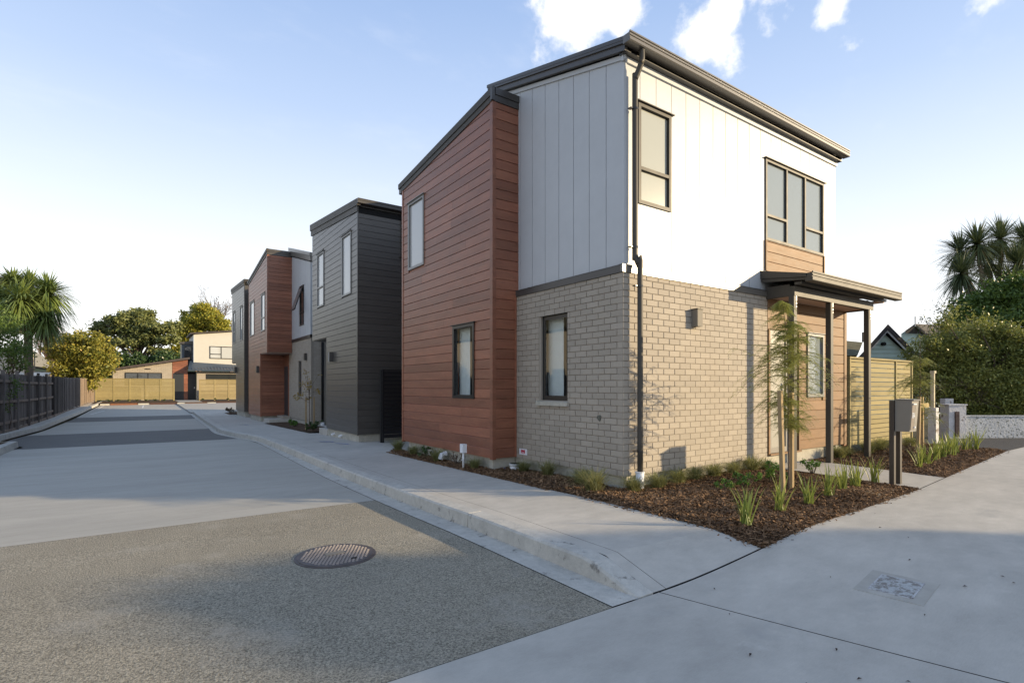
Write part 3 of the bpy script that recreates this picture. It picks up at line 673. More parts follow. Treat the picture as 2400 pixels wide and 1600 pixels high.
    clad(R_, 'porch_wall', WT, 8.815, 11.62, .235, 3.0, 3.0, m_timber, [dop, wop], pitch=.178)
    mb = MB(); mb.box(11.60, 11.70, 4.99, 5.06, .22, 3.0); mb.build('corner_board', m_timber, R_)
    mb = MB(); WT.box(mb, 8.82, 8.86, .2, 2.36, 0, .04); mb.build('door_jamb', m_timber, R_)
    mb = MB(); WT.box(mb, 9.82, 9.86, .2, 2.36, 0, .04); mb.build('door_jamb', m_timber, R_)
    mb = MB(); WT.box(mb, 8.84, 9.88, .205, .235, 0, .06); mb.build('door_sill', m_timber, R_)
    mb = MB(); WT.box(mb, 8.865, 8.93, .24, 2.35, -.04, .02); WT.box(mb, 9.40, 9.46, .24, 2.35, -.04, .02); WT.box(mb, 8.93, 9.40, .24, .33, -.04, .02); WT.box(mb, 8.93, 9.40, 2.27, 2.35, -.04, .02)
    d = mb.build('door', m_door, R_); q = MB(); WT.box(q, 8.93, 9.40, .33, 2.27, -.03, 0); q.build('door_panel', mat('pale_door_panel', (.29, .28, .25), .4, .5, n1=(2, .04)), d)
    q = MB(); WT.box(q, 9.33, 9.35, 1.05, 1.45, .03, .06); q.build('door_handle', m_blackframe, d)
    mb = MB(); WT.box(mb, 9.46, 9.82, .24, 2.35, -.05, -.02); mb.build('sidelight', g_dark, R_)
    window(R_, WT, *wop, m_greyframe, g_bluegrey, fw=.05, fd=.045, label='narrow window under the porch')
    # porch
    for x in (8.80, 10.05, 11.57):
        mb = MB().box(x - .045, x + .045, 4.525, 4.615, H(x, 4.5) + .03, 2.86); p = mb.build('porch_post', m_taupe, R_)
        q = MB().box(x + .005, x + .035, 4.519, 4.524, 2.68, 2.86); q.build('post_strap', mat('zinc_strap', (.45, .45, .45), .5, .4, metal=.5), p)
        for k in range(2): MB().box(x + .013, x + .027, 4.515, 4.5185, 2.70 + .06 * k, 2.722 + .06 * k).build('strap_bolt', m_black, p)
    MB().box(8.755, 11.71, 4.515, 4.60, 2.862, 3.02).build('porch_beam', m_taupe, R_)
    MB().box(8.757, 8.82, 4.60, 4.995, 2.864, 3.06).build('porch_beam', m_taupe, R_); MB().box(11.64, 11.705, 4.60, 4.985, 2.864, 3.06).build('porch_beam', m_taupe, R_)
    MB().box(8.82, 11.64, 4.60, 4.99, 2.885, 2.90).build('porch_soffit', m_soffit, R_)
    mb = MB().hexa([(8.68, 4.27, 3.085), (12.08, 4.27, 3.085), (12.08, 5.02, 3.18), (8.68, 5.02, 3.18), (8.68, 4.27, 3.17), (12.08, 4.27, 3.17), (12.08, 5.02, 3.335), (8.68, 5.02, 3.335)]); mb.build('porch_roof', m_taupe, R_)
    mb = MB().hexa([(8.655, 4.30, 3.075), (8.68, 4.30, 3.075), (8.68, 5.03, 3.14), (8.655, 5.03, 3.14), (8.655, 4.30, 3.11), (8.68, 4.30, 3.11), (8.68, 5.03, 3.20), (8.655, 5.03, 3.20)]); mb.build('porch_barge', m_taupe, R_)
    mb = MB().hexa([(8.640, 4.28, 3.115), (8.68, 4.28, 3.115), (8.68, 5.035, 3.205), (8.640, 5.035, 3.205), (8.640, 4.28, 3.175), (8.68, 4.28, 3.175), (8.68, 5.035, 3.34), (8.640, 5.035, 3.34)]); mb.build('porch_barge_cap', m_taupe, R_)
    MB().box(8.75, 12.0, 4.40, 4.515, 3.035, 3.08).build('porch_eaves', m_trim, R_)
    WG = Wall(0, 4.30, (1, 0), (0, -1)); gutter(R_, WG, 8.655, 12.12, 3.195, .15, 0, .12, m_taupe)
    MB().box(11.71, 12.02, 4.45, 6.2, 3.02, 3.035).build('porch_soffit', m_soffit, R_)
    MB().box(11.3, 12.06, 5.04, 6.4, 3.04, 3.30).build('side_roof', m_trim, R_)
    return R_
corner_house()

# ------------------------------------------------------------------ houses down the driveway
def shade_blocks():  # hidden blocks added to keep sun off the side walls down the driveway
    B = thing('unseen_shade_blocks', 'unseen blocks added behind the corner house to shade the houses down the driveway', 'townhouse', (13, 8, 0))
    MB().box(8.2, 13.2, 8.4, 12.2, -.2, 7.1).build('wall', m_grey, B); MB().box(13.5, 19, 9.0, 33, -.4, 9.2).build('wall', m_grey, B); MB().box(13.4, 19.1, 8.9, 33.2, 9.2, 9.3).build('roof', m_trim, B); MB().box(8.1, 13.3, 8.3, 12.3, 7.1, 7.2).build('roof', m_trim, B)
shade_blocks()
def house_two():
    R_ = thing('grey_townhouse', 'charcoal weatherboard townhouse right behind the red-brown wing, upper floor cantilevered', 'townhouse', (4.85, 14.09, -.1))
    WF = Wall(4.832, 0, (0, 1), (-1, 0)); WS = Wall(0, 14.11, (1, 0), (0, -1))
    MB().box(4.87, 11, 14.15, 17.0, -.4, .095).build('footing', m_found, R_)
    a = (14.60, 15.42, 3.94, 5.66); b = (17.22, 17.98, 3.94, 5.66)
    lowz = .095 + .166 * 16.6
    clad(R_, 'side_wall', WS, 4.836, 9.0, .095, 6.02, 6.02, m_grey)
    z0 = .095 + .166 * 17
    clad(R_, 'lower_front_wall', WF, 14.12, 16.96, .095, z0, z0, m_grey)
    clad(R_, 'upper_front_wall', WF, 14.12, 18.60, z0, 6.04, 6.44, m_grey, [a, b])
    for x0, x1, y0, y1, za, zb in ((4.808, 4.84, 14.082, 14.12, .08, 6.05),): MB().box(x0, x1, y0, y1, za, zb).build('corner_flashing', m_grey, R_)
    MB().box(4.85, 9, 14.12, 18.6, z0 - .02, z0 - .003).build('cantilever_soffit', m_grey, R_)
    MB().box(4.85, 5.4, 16.9, 16.96, .1, z0 - .02).build('entry_return_wall', m_grey, R_)
    pass
    MB().box(4.86, 9, 18.54, 18.6, z0, 6.4).build('rear_wall', m_grey, R_)
    window(R_, WF, *a, m_greyframe, g_blind, fw=.05, fd=.04, label='tall single-light upper window nearest the corner')
    window(R_, WF, *b, m_greyframe, g_blind, trans={0: .36}, fw=.05, fd=.04, label='two-light upper window over the cantilever')
    beam(R_, 'fascia', WF, 14.06, 18.72, 6.05, 6.20, 0, .04, m_taupe, 6.45, 6.62); beam(R_, 'fascia_cap', WF, 14.02, 18.76, 6.205, 6.38, -.04, .06, m_taupe, 6.625, 6.83)
    beam(R_, 'fascia', WS, 4.84, 9, 6.02, 6.16, 0, .03, m_black); gutter(R_, WS, 4.775, 9, 6.38, .13, .03, .15, m_trim)
    MB().hexa([(4.86, 14.1, 6.2), (9, 14.1, 6.2), (9, 18.7, 6.62), (4.86, 18.7, 6.62), (4.86, 14.1, 6.30), (9, 14.1, 6.30), (9, 18.7, 6.74), (4.86, 18.7, 6.74)]).build('roof', m_trim, R_)
    downpipe(R_, [(6.12, 14.02, 6.25), (6.12, 14.02, 6.1), (6.10, 14.0, 5.95), (6.08, 14.03, 5.8), (6.08, 14.03, .0)], .038, m_gutter, [(6.08, 14.03, 5.0), (6.08, 14.03, 3.4)])
    mb = MB(); WF.box(mb, 16.25, 16.40, 2.13, 2.42, .02, .13); mb.build('wall_lamp', m_trim, R_); mb = MB(); WF.box(mb, 16.31, 16.34, 2.14, 2.41, .131, .137); mb.build('lamp_glass', m_white, R_)
    MB().box(4.85, 5.25, 16.98, 17.9, -.35, .05).build('entry_step', m_conc, R_)
    for x, y in ((4.82, 16.3), (4.82, 15.6)): MB().tube([(x + .08, y, -.03), (x - .05, y, -.06)], .035, 10).build('drain_spout', m_pvc, R_)
    return R_
house_two()
def house_three():
    R_ = thing('brown_townhouse', 'red-brown boarded townhouse with overhanging upper floor, between the two grey ones', 'townhouse', (4.85, 26.3, -.3))
    Xm = 5.90
    WF = Wall(4.832, 0, (0, 1), (-1, 0)); WU = Wall(0, 26.28, (1, 0), (0, -1)); WLs = Wall(0, 27.93, (1, 0), (0, -1)); WM = Wall(Xm, 0, (0, 1), (-1, 0)); WMs = Wall(0, 23.0, (1, 0), (0, -1))
    MB().box(4.87, 9, 28.0, 31.0, -.5, -.03).build('footing', m_found, R_); MB().box(Xm + .03, 9, 23.05, 28, -.5, -.08).build('footing', m_found, R_)
    zb = -.03 + .166 * 18; a = (26.75, 27.65, 3.98, 5.72); b = (29.5, 30.65, 3.98, 5.72)
    clad(R_, 'upper_side_wall', WU, 4.86, Xm - .02, zb, 7.36, 7.36, m_brown, pitch=.166)
    clad(R_, 'lower_side_wall', WLs, 4.86, Xm, -.03, zb, zb, m_brown)
    clad(R_, 'lower_front_wall', WF, 27.97, 31.1, -.03, zb, zb, m_brown)
    clad(R_, 'upper_front_wall', WF, 26.34, 31.1, zb, 7.35, 6.72, m_brown, [a, b])
    MB().box(4.806, 4.87, 26.25, 26.34, zb - .02, 7.38).build('corner_board', m_brown, R_); MB().box(4.806, 4.87, 27.90, 27.97, -.05, zb).build('corner_board', m_brown, R_); MB().box(4.806, 4.86, 31.1, 31.15, -.05, 6.75).build('corner_board', m_brown, R_)
    MB().box(4.84, Xm, 26.3, 27.95, zb - .03, zb - .003).build('overhang_soffit', m_soffit, R_)
    window(R_, WF, *a, m_greyframe, g_blind, trans={0: .35}, fw=.05, fd=.04, label='two-light upper window nearest the corner'); window(R_, WF, *b, m_greyframe, g_blind, fw=.05, fd=.04, label='single-light upper window further back')
    beam(R_, 'fascia', WU, 4.80, Xm + .12, 7.37, 7.50, 0, .04, m_trim); beam(R_, 'fascia_cap', WU, 4.78, Xm + .12, 7.503, 7.63, -.02, .06, m_trim)
    beam(R_, 'fascia', WF, 26.2, 31.3, 7.37, 7.50, 0, .04, m_taupe, 6.71, 6.82); beam(R_, 'fascia_cap', WF, 26.18, 31.45, 7.503, 7.63, -.02, .06, m_taupe, 6.82, 6.93)
    MB().hexa([(4.84, 26.3, 7.5), (9, 26.3, 7.5), (9, 31.3, 6.82), (4.84, 31.3, 6.82), (4.84, 26.3, 7.6), (9, 26.3, 7.6), (9, 31.3, 6.92), (4.84, 31.3, 6.92)]).build('roof', m_trim, R_)
    MB().box(4.86, 9, 31.04, 31.1, -.03, 6.7).build('rear_wall', m_brown, R_)
    # white upper wall and brick lower wall, set back
    wv = (24.05, 24.78, 4.05, 5.75)
    panels(R_, 'white_panel_wall', WM, [23.0 + .41 * k for k in range(9)], 3.55, 6.55, 6.55 + 3.28 * .26, m_white, [wv])
    panels(R_, 'white_panel_end_wall', WMs, [Xm + .0 + .4 * k for k in range(8)], 3.55, 6.55, 6.55, m_white)
    w = window(R_, WM, *wv, m_blackframe, g_dark, trans={0: .33}, fw=.055, fd=.04, label='black window with its top light pushed open')
    q = MB(); q.hexa([WM.P(24.09, 4.68, .38), WM.P(24.74, 4.68, .38), WM.P(24.74, 4.70, .41), WM.P(24.09, 4.70, .41), WM.P(24.09, 5.70, .05), WM.P(24.74, 5.70, .05), WM.P(24.74, 5.70, .08), WM.P(24.09, 5.70, .08)]); q.build('open_sash', m_blackframe, w)
    q = MB(); q.hexa([WM.P(24.15, 4.77, .355), WM.P(24.68, 4.77, .355), WM.P(24.68, 4.77, .39), WM.P(24.15, 4.77, .39), WM.P(24.15, 5.62, .08), WM.P(24.68, 5.62, .08), WM.P(24.68, 5.62, .112), WM.P(24.15, 5.62, .112)]); q.build('sash_glass', mat('sash_glass', (.16, .17, .17), .1, 1), w)
    bw = (24.55, 25.1, .95, 2.55)
    bricks(R_, 'brick_front_wall', WM, 22.98, 26.9, -.05, 3.42, [bw], near=(23, 0, 190)); bricks(R_, 'brick_side_wall', WMs, Xm + .012, 8.8, -.05, 3.42, [], near=(5.9, 0, 110))
    WMb = Wall(Xm + .05, 0, (0, 1), (-1, 0)); window(R_, WMb, *bw, m_blackframe, g_dark, fw=.05, fd=.01, rec=-.03, hood=False, label='slot window in the pale brick')
    mb = MB(); WM.box(mb, 24.52, 25.13, .87, .945, -.05, .05); mb.build('window_sill', m_found, R_)
    mb = MB(); WM.box(mb, 22.95, 26.9, 3.42, 3.55, -.02, .04); mb.build('band_flashing', m_blackframe, R_); mb = MB(); WMs.box(mb, Xm - .04, 8.8, 3.42, 3.55, -.02, .04); mb.build('band_flashing', m_blackframe, R_)
    mb = MB(); WM.box(mb, 23.6, 23.75, 2.50, 2.80, .012, .12); mb.build('wall_lamp', m_trim, R_); mb = MB(); WF.box(mb, 28.2, 28.4, 2.05, 2.38, .02, .14); mb.build('wall_lamp', m_trim, R_)
    beam(R_, 'white_barge', WM, 22.85, 26.5, 6.56, 6.74, 0, .08, m_gutter, 6.56 + 3.65 * .26, 6.74 + 3.65 * .26); beam(R_, 'white_barge_cap', WM, 22.8, 26.6, 6.745, 6.90, -.04, .11, m_gutter, 6.745 + 3.8 * .26, 6.90 + 3.8 * .26)
    MB().hexa([(Xm, 22.9, 6.7), (9, 22.9, 6.7), (9, 26.5, 7.6), (Xm, 26.5, 7.6), (Xm, 22.9, 6.8), (9, 22.9, 6.8), (9, 26.5, 7.7), (Xm, 26.5, 7.7)]).build('high_roof', m_trim, R_)
    mb = MB(); WM.box(mb, 26.95, 27.85, .0, 2.35, -.03, .02); d = mb.build('door', m_ddoor, R_); mb = MB(); WM.box(mb, 26.88, 26.95, .0, 2.4, -.03, .04); mb.build('door_jamb', m_brown, R_); mb = MB(); WM.box(mb, 26.88, 27.92, 2.36, zb, -.03, .02); mb.build('door_head', m_brown, R_)
    MB().box(4.95, Xm, 26.5, 27.9, -.5, -.12).build('entry_step', m_conc, R_); MB().box(Xm - .35, Xm, 26.6, 27.9, -.12, .0).build('entry_step', m_brick, R_)
    downpipe(R_, [(6.35, 22.94, 3.3), (6.35, 22.94, -.1)], .05, m_black); MB().tube([(6.35, 22.94, -.35), (6.35, 22.94, -.1)], .08, 12).build('pipe_socket', m_pvc, R_)
    return R_
house_three()
def house_four():
    R_ = thing('far_grey_townhouse', 'furthest grey weatherboard townhouse at the end of the row, black side wall', 'townhouse', (4.85, 32.6, -.3))
    WF = Wall(4.832, 0, (0, 1), (-1, 0)); WS = Wall(0, 32.6, (1, 0), (0, -1))
    MB().box(4.87, 9, 32.65, 35.6, -.5, .005).build('footing', m_found, R_)
    z0 = .005 + .166 * 17; a = (33.2, 34.0, 4.0, 5.9); b = (35.9, 36.7, 4.0, 5.9)
    clad(R_, 'side_wall', WS, 4.836, 9, .005, 6.95, 6.95, m_grey, pitch=.166)
    clad(R_, 'lower_front_wall', WF, 32.62, 35.62, .005, z0, z0, m_grey); clad(R_, 'upper_front_wall', WF, 32.62, 37.25, z0, 6.95, 7.12, m_grey, [a, b])
    MB().box(4.86, 9, 37.2, 37.25, z0, 7.1).build('rear_wall', m_grey, R_); MB().box(4.86, 9, 35.56, 35.62, 0, z0).build('entry_return_wall', m_grey, R_); MB().box(4.85, 9, 32.6, 37.25, z0 - .02, z0 - .003).build('cantilever_soffit', m_grey, R_)
    window(R_, WF, *a, m_greyframe, g_blind, fw=.05, fd=.04, label='single-light upper window nearest the corner'); window(R_, WF, *b, m_greyframe, g_blind, trans={0: .36}, fw=.05, fd=.04, label='two-light upper window at the far end')
    beam(R_, 'fascia', WF, 32.55, 37.5, 6.96, 7.1, 0, .04, m_taupe, 7.13, 7.28); beam(R_, 'fascia_cap', WF, 32.5, 37.55, 7.105, 7.28, -.04, .06, m_taupe, 7.285, 7.46)
    beam(R_, 'fascia', WS, 4.84, 9, 6.96, 7.1, 0, .03, m_black); gutter(R_, WS, 4.78, 9, 7.28, .13, .03, .15, m_trim)
    MB().hexa([(4.86, 32.6, 7.1), (9, 32.6, 7.1), (9, 37.4, 7.28), (4.86, 37.4, 7.28), (4.86, 32.6, 7.2), (9, 32.6, 7.2), (9, 37.4, 7.38), (4.86, 37.4, 7.38)]).build('roof', m_trim, R_)
    mb = MB(); WF.box(mb, 35.3, 35.5, 2.2, 2.55, .02, .14); mb.build('wall_lamp', m_trim, R_)
    return R_
house_four()

# ------------------------------------------------------------------ the pair of homes across the back
def back_homes():
    Y0 = 66.0
    A = thing('brick_bungalow', 'low brick bungalow with sloping roof behind the yellow slat fence', 'house', (.4, Y0, .0))
    W = Wall(0, Y0, (1, 0), (0, -1)); op = (-1.03, 2.08, 1.5, 2.80)
    mb = MB()
    for r in rects(-2.0, 2.95, 0, 2.95, [op]): W.box(mb, r[0], r[1], r[2], r[3], -.1, 0)
    W.box(mb, -2.0, 2.95, 2.95, 2.951, -.1, 0, 3.93)
    mb.build('wall', m_mortar, A)
    mb = MB(); k = 0; z = 0
    while z < 3.9:
        u = -2.0 - (.2 if k % 2 else 0)
        while u < 2.95:
            a, b = max(u, -2.0), min(u + .385, 2.95)
            for s0, s1 in segs(a, b, z, z + .1, [op]):
                top = min(z + .112, 2.95 + (s0 + 2) * .198)
                if top > z + .02: W.box(mb, s0, s1, z, top, 0, .012)
            u += .4
        z += .125; k += 1
    o = mb.build('bricks', m_brick, A); o['kind'] = 'stuff'
    window(A, W, *op, m_blackframe, g_dark, cols=((0, .33), (.33, .62), (.62, 1)), fw=.07, fd=.05, hood=False)
    mb = MB().hexa([(-2.3, Y0 - .5, 2.93), (4.5, Y0 - .5, 4.28), (4.5, Y0 + 7, 4.28), (-2.3, Y0 + 7, 2.93), (-2.3, Y0 - .5, 3.13), (4.5, Y0 - .5, 4.48), (4.5, Y0 + 7, 4.48), (-2.3, Y0 + 7, 3.13)]); mb.build('roof', mat('brown_steel_roof', (.07, .055, .05), .5, .4), A)
    clad(A, 'entry_wall', W, 2.98, 4.35, 0, 3.95, 4.2, m_brown, [(3.02, 4.0, 0, 2.78)], pitch=.25); MB().box(3.02, 4.0, Y0 - .02, Y0 + .05, 0, 2.76).build('door', m_ddoor, A)
    MB().tube([(-2.12, Y0 - .1, 2.9), (-2.12, Y0 - .1, 0)], .05, 8).build('downpipe', m_black, A); mb = MB(); W.box(mb, .65, 1.1, 3.15, 3.23, .01, .08); mb.build('wall_lamp', m_blackframe, A)
    MB().box(-2.0, 4.3, Y0 + .1, Y0 + 6, 0, 2.9).build('rear_walls', m_stucco, A)
    B = thing('two_storey_house', 'cream and white two-storey house with navy metal canopy beyond the far slat fence', 'house', (7, Y0, 0))
    W2 = Wall(0, Y0 - .3, (1, 0), (0, -1))
    mb = MB(); W2.box(mb, 5.15, 12, 0, 3.0, -.1, 0); mb.build('lower_wall', m_brick, B); window(B, W2, 6.0, 10.5, 1.6, 2.75, m_blackframe, g_dark, cols=((0, .5), (.5, 1)), fw=.08, fd=.03, hood=False)
    mb = MB(); Wd = Wall(0, Y0 + .6, (1, 0), (0, -1)); Wd.box(mb, 4.1, 5.15, .0, 2.75, 0, .05); d = mb.build('door', m_ddoor, B); MB().tube([(5.0, Y0 + .5, 1.2), (5.0, Y0 + .42, 1.35)], .05, 8).build('door_handle', m_pvc, d)
    MB().box(4.0, 5.15, Y0 + .6, Y0 + .7, 0, 3.0).build('porch_wall', m_black, B)
    mb = MB().hexa([(4.3, Y0 - 1.0, 3.05), (12, Y0 - 1.0, 3.05), (12, Y0 + .7, 3.75), (4.6, Y0 + .7, 4.1), (4.3, Y0 - 1.0, 3.17), (12, Y0 - 1.0, 3.17), (12, Y0 + .7, 3.85), (4.6, Y0 + .7, 4.2)]); cn = mb.build('canopy_roof', m_navy, B)
    for k in range(26):
        x = 4.35 + .3 * k; MB().hexa([(x, Y0 - 1.0, 3.175), (x + .05, Y0 - 1.0, 3.175), (x + .05, Y0 + .7, 3.9), (x, Y0 + .7, 3.9), (x, Y0 - 1.0, 3.23), (x + .05, Y0 - 1.0, 3.23), (x + .05, Y0 + .7, 3.95), (x, Y0 + .7, 3.95)]).build('roof_rib', m_navy, cn)
    W3 = Wall(0, Y0 + .4, (1, 0), (0, -1)); op = (6.40, 9.7, 4.42, 5.78)
    mb = MB()
    for r in rects(4.98, 12, 3.4, 6.95, [op]): W3.box(mb, r[0], r[1], r[2], r[3], -.1, 0)
    W3.box(mb, 4.98, 12, 6.95, 6.951, -.1, 0, 7.85); mb.build('upper_wall', m_cream, B)
    window(B, W3, *op, m_blackframe, g_blind, cols=((0, .33), (.33, .85), (.85, 1)), trans={0: .35, 2: .35}, fw=.07, fd=.03, hood=False)
    MB().box(4.9, 4.98, Y0 + .35, Y0 + 6, 3.4, 6.9).build('upper_side_wall', m_white, B)
    mb = MB().hexa([(4.6, Y0 + .1, 6.98), (12, Y0 + .1, 7.9), (12, Y0 + 6, 7.9), (4.6, Y0 + 6, 6.98), (4.6, Y0 + .1, 7.1), (12, Y0 + .1, 8.02), (12, Y0 + 6, 8.02), (4.6, Y0 + 6, 7.1)]); mb.build('roof', mat('brown_steel_roof', (.07, .055, .05), .5, .4), B)
    W4 = Wall(0, Y0 + 1.2, (1, 0), (0, -1)); mb = MB(); W4.box(mb, 3.75, 4.9, 3.6, 5.95, -.1, 0); mb.build('recess_wall', mat('slate_panel', (.07, .09, .11), .5, .4), B); window(B, W4, 4.1, 4.8, 4.1, 5.7, m_blackframe, g_dark, trans={0: .4}, fd=.05, hood=False)
    mb = MB(); W4.box(mb, 3.65, 4.9, 5.95, 6.12, -.1, .2, 6.3); mb.build('recess_roof', m_trim, B)
back_homes()

def slat_fence(name, label, W, u0, u1, zb, zt, posts, pitch, m, gap=.014, cap=True, group=None, th=.02, postw=.05, pm=None, ztop=None):
    F = thing(name, label, 'fence', W.P(u0, zb, 0), group)
    for p in posts:
        mb = MB(); W.box(mb, p - postw / 2, p + postw / 2, zb - .12, zt, .022, .045); mb.build('fence_post', pm or m, F)
    z = zb
    while z < zt - .03:
        mb = MB(); z2 = min(z + pitch - gap, zt - .005); W.box(mb, u0, u1, z, z2, 0, th); mb.build('slat', m, F); z += pitch
    if cap: mb = MB(); W.box(mb, u0 - .01, u1 + .01, zt, zt + .035, -.02, .06); mb.build('cap_rail', pm or m, F)
    mb = MB()
    for p in (posts[0], posts[-1]): W.box(mb, p - .04, p + .04, zb - .25, zt - .02, -.10, -.01)
    mb.build('rear_post', m, F)
    return F
slat_fence('slat_fence', 'pale pine slat fence joining the porch wall, its end in shadow', Wall(0, 5.02, (1, 0), (0, -1)), 11.78, 15.05, .19, 1.955, [11.83, 12.72, 14.1, 15.02], .1, m_pine)
slat_fence('slat_fence', 'sunlit yellow pine slat fence across the end of the driveway', Wall(0, 63.6, (1, 0), (0, -1)), -3.25, 3.05, .12, 2.15, [-3.2, -1.85, -.6, .62, 1.85, 3.0], .12, m_pine, gap=.012, postw=.12)
slat_fence('slat_fence', 'shaded pine slat fence right of the dark doors', Wall(0, 62.5, (1, 0), (0, -1)), 5.1, 12.0, .10, 2.1, [5.15, 6.5, 7.75, 9.0, 10.4, 11.9], .12, m_pine2, gap=.014, postw=.12)
f = slat_fence('side_fence', 'short black slat fence between the first two townhouses', Wall(0, 13.62, (1, 0), (0, -1)), 5.30, 9.0, .02, 1.84, [5.33, 6.2, 7.6], .105, m_blackframe, cap=False)

def paling_fence():
    F = thing('paling_fence', 'tall weathered paling fence along the left kerb', 'fence', (-4.0, 18, -.2))
    fx = lambda y: interp([(6, -4.05), (26, -4.0), (40, -3.9), (63.4, -3.35)], y)
    top = lambda y: interp([(6, 1.95), (26, 1.86), (40, 1.95), (50, 2.02), (63.4, 2.14)], y)
    y = 17.0; k = 0; stuff = MB(); cnt = 0
    while y < 63.3:
        w = .145 if y < 39 else (.155 if y < 53 else .17); x = fx(y); yy = y + w; gap = .008 if y < 39 else (.14 if y < 52 else .03)
        zt = top(y) + random.uniform(-.03, .02); dx = random.uniform(-.006, .006) + (-.0 if y < 39 else .05 * (k % 2 == 0))
        if 39 <= y < 52: w = .36; gap = .42; dx = .09; yy = y + w
        b = zl(y) + random.uniform(.0, .06) + .04
        if 39 <= y < 52: MB().box(x - .01, x + dx, y, yy, b, zt).build('paling', m_pal, F); cnt += 1; y = yy + gap; k += 1; continue
        mb = MB().hexa([(x + dx, y, b), (x + dx + .018, y, b), (x + dx + .018, yy, b), (x + dx, yy, b), (x + dx, y + random.uniform(-.01, .01), zt), (x + dx + .018, y, zt), (x + dx + .018, yy, zt - .01), (x + dx, yy, zt - .01)])
        mb.build('paling', m_pal if y < 52 else m_pal2, F); cnt += 1
        y = yy + gap; k += 1
    # rails stand on the driveway side for the near half
    for dz, dzz in ((.28, 0), (1.05, 0), (1.80, 0)):
        for a, b in ((17, 23.5), (23.52, 31), (31.02, 39)):
            z0, z1 = zl(a) + dz, zl(b) + dz
            MB().hexa([(fx(a) + .03, a, z0), (fx(a) + .075, a, z0), (fx(b) + .075, b, z1), (fx(b) + .03, b, z1), (fx(a) + .03, a, z0 + .10), (fx(a) + .075, a, z0 + .10), (fx(b) + .075, b, z1 + .10), (fx(b) + .03, b, z1 + .10)]).build('rail', m_rail, F)
    y = 18.2
    while y < 39.2:
        x = fx(y); MB().box(x + .02, x + .12, y, y + .1, zl(y) - .2, top(y) + .12).build('fence_post', m_pal, F); y += 2.6
    a, b = 39, 63.3
    MB().hexa([(fx(a) - .06, a, zl(a) + .2), (fx(a) - .01, a, zl(a) + .2), (fx(b) - .01, b, zl(b) + .2), (fx(b) - .06, b, zl(b) + .2), (fx(a) - .06, a, 1.9), (fx(a) - .01, a, 1.9), (fx(b) - .01, b, 2.0), (fx(b) - .06, b, 2.0)]).build('gap_shade_sheet', m_black, F)  # full-height black sheet behind the palings, colouring the gaps as shade
    for ya, yb in ((17, 30), (30.02, 44), (44.02, 63)):
        MB().hexa([(fx(ya) + .02, ya, zl(ya) - .1), (fx(ya) + .06, ya, zl(ya) - .1), (fx(yb) + .06, yb, zl(yb) - .1), (fx(yb) + .02, yb, zl(yb) - .1), (fx(ya) + .02, ya, zl(ya) + .06), (fx(ya) + .06, ya, zl(ya) + .06), (fx(yb) + .06, yb, zl(yb) + .06), (fx(yb) + .02, yb, zl(yb) + .06)]).build('base_board', m_rail, F)
paling_fence()

def yard_marks():
    def stripe(a, b, w=.1):
        mb = MB(); dx, dy = b[0] - a[0], b[1] - a[1]; L = math.hypot(dx, dy); nx, ny = -dy / L * w / 2, dx / L * w / 2
        mb.add([(a[0] + nx, a[1] + ny, R(0, a[1]) + .006), (a[0] - nx, a[1] - ny, R(0, a[1]) + .006), (b[0] - nx, b[1] - ny, R(0, b[1]) + .006), (b[0] + nx, b[1] + ny, R(0, b[1]) + .006)], [(0, 1, 2, 3)])
        tag(mb.build('bay_marking', m_line), kind='structure')
    for x in (-2.3, .42, 3.15, 6.0): stripe((x - .1, 50.3), (x, 56.0))
    stripe((-2.45, 43.2), (-1.9, 47.5))
    for x0, x1, m, lab in ((-1.9, .0, m_redkerb, 'low terracotta timber wheel stop, left of two'), (.9, 2.9, mat('dark_sleeper', (.09, .05, .04), .9, .2), 'low dark timber wheel stop in front of the far doors'), (3.6, 5.3, mat('brown_sleeper', (.12, .07, .045), .9, .2), 'low brown timber wheel stop right of the bay line'), (6.1, 8.5, mat('dark_sleeper', (.09, .05, .04), .9, .2), 'low dark timber wheel stop beside the last townhouse')):
        o = MB().box(x0, x1, 57.2, 57.4, R(0, 57.3) - .01, R(0, 57.3) + .15).build('wheel_stop', m); tag(o, lab, 'wheel stop', 'wheel stops at the parking bays')
    for x0, x1 in ((-2.6, -1.95), (.05, .85), (2.95, 3.55), (5.35, 6.05)):
        tag(MB().box(x0, x1, 57.2, 57.42, R(0, 57.3) - .01, R(0, 57.3) + .13).build('kerb', m_kerb), kind='structure')
    strip('planting_bed', lambda t: (-3.2, t), lambda t: (12, t), lin(57.45, 64, 5), m_soil, lambda x, y: zl(y) + .0, 2)
    strip('yard_path', lambda t: (3.1, t), lambda t: (5.0, t), lin(57.5, 66, 5), m_conc2, lambda x, y: zl(y) + .015, 1)
yard_marks()

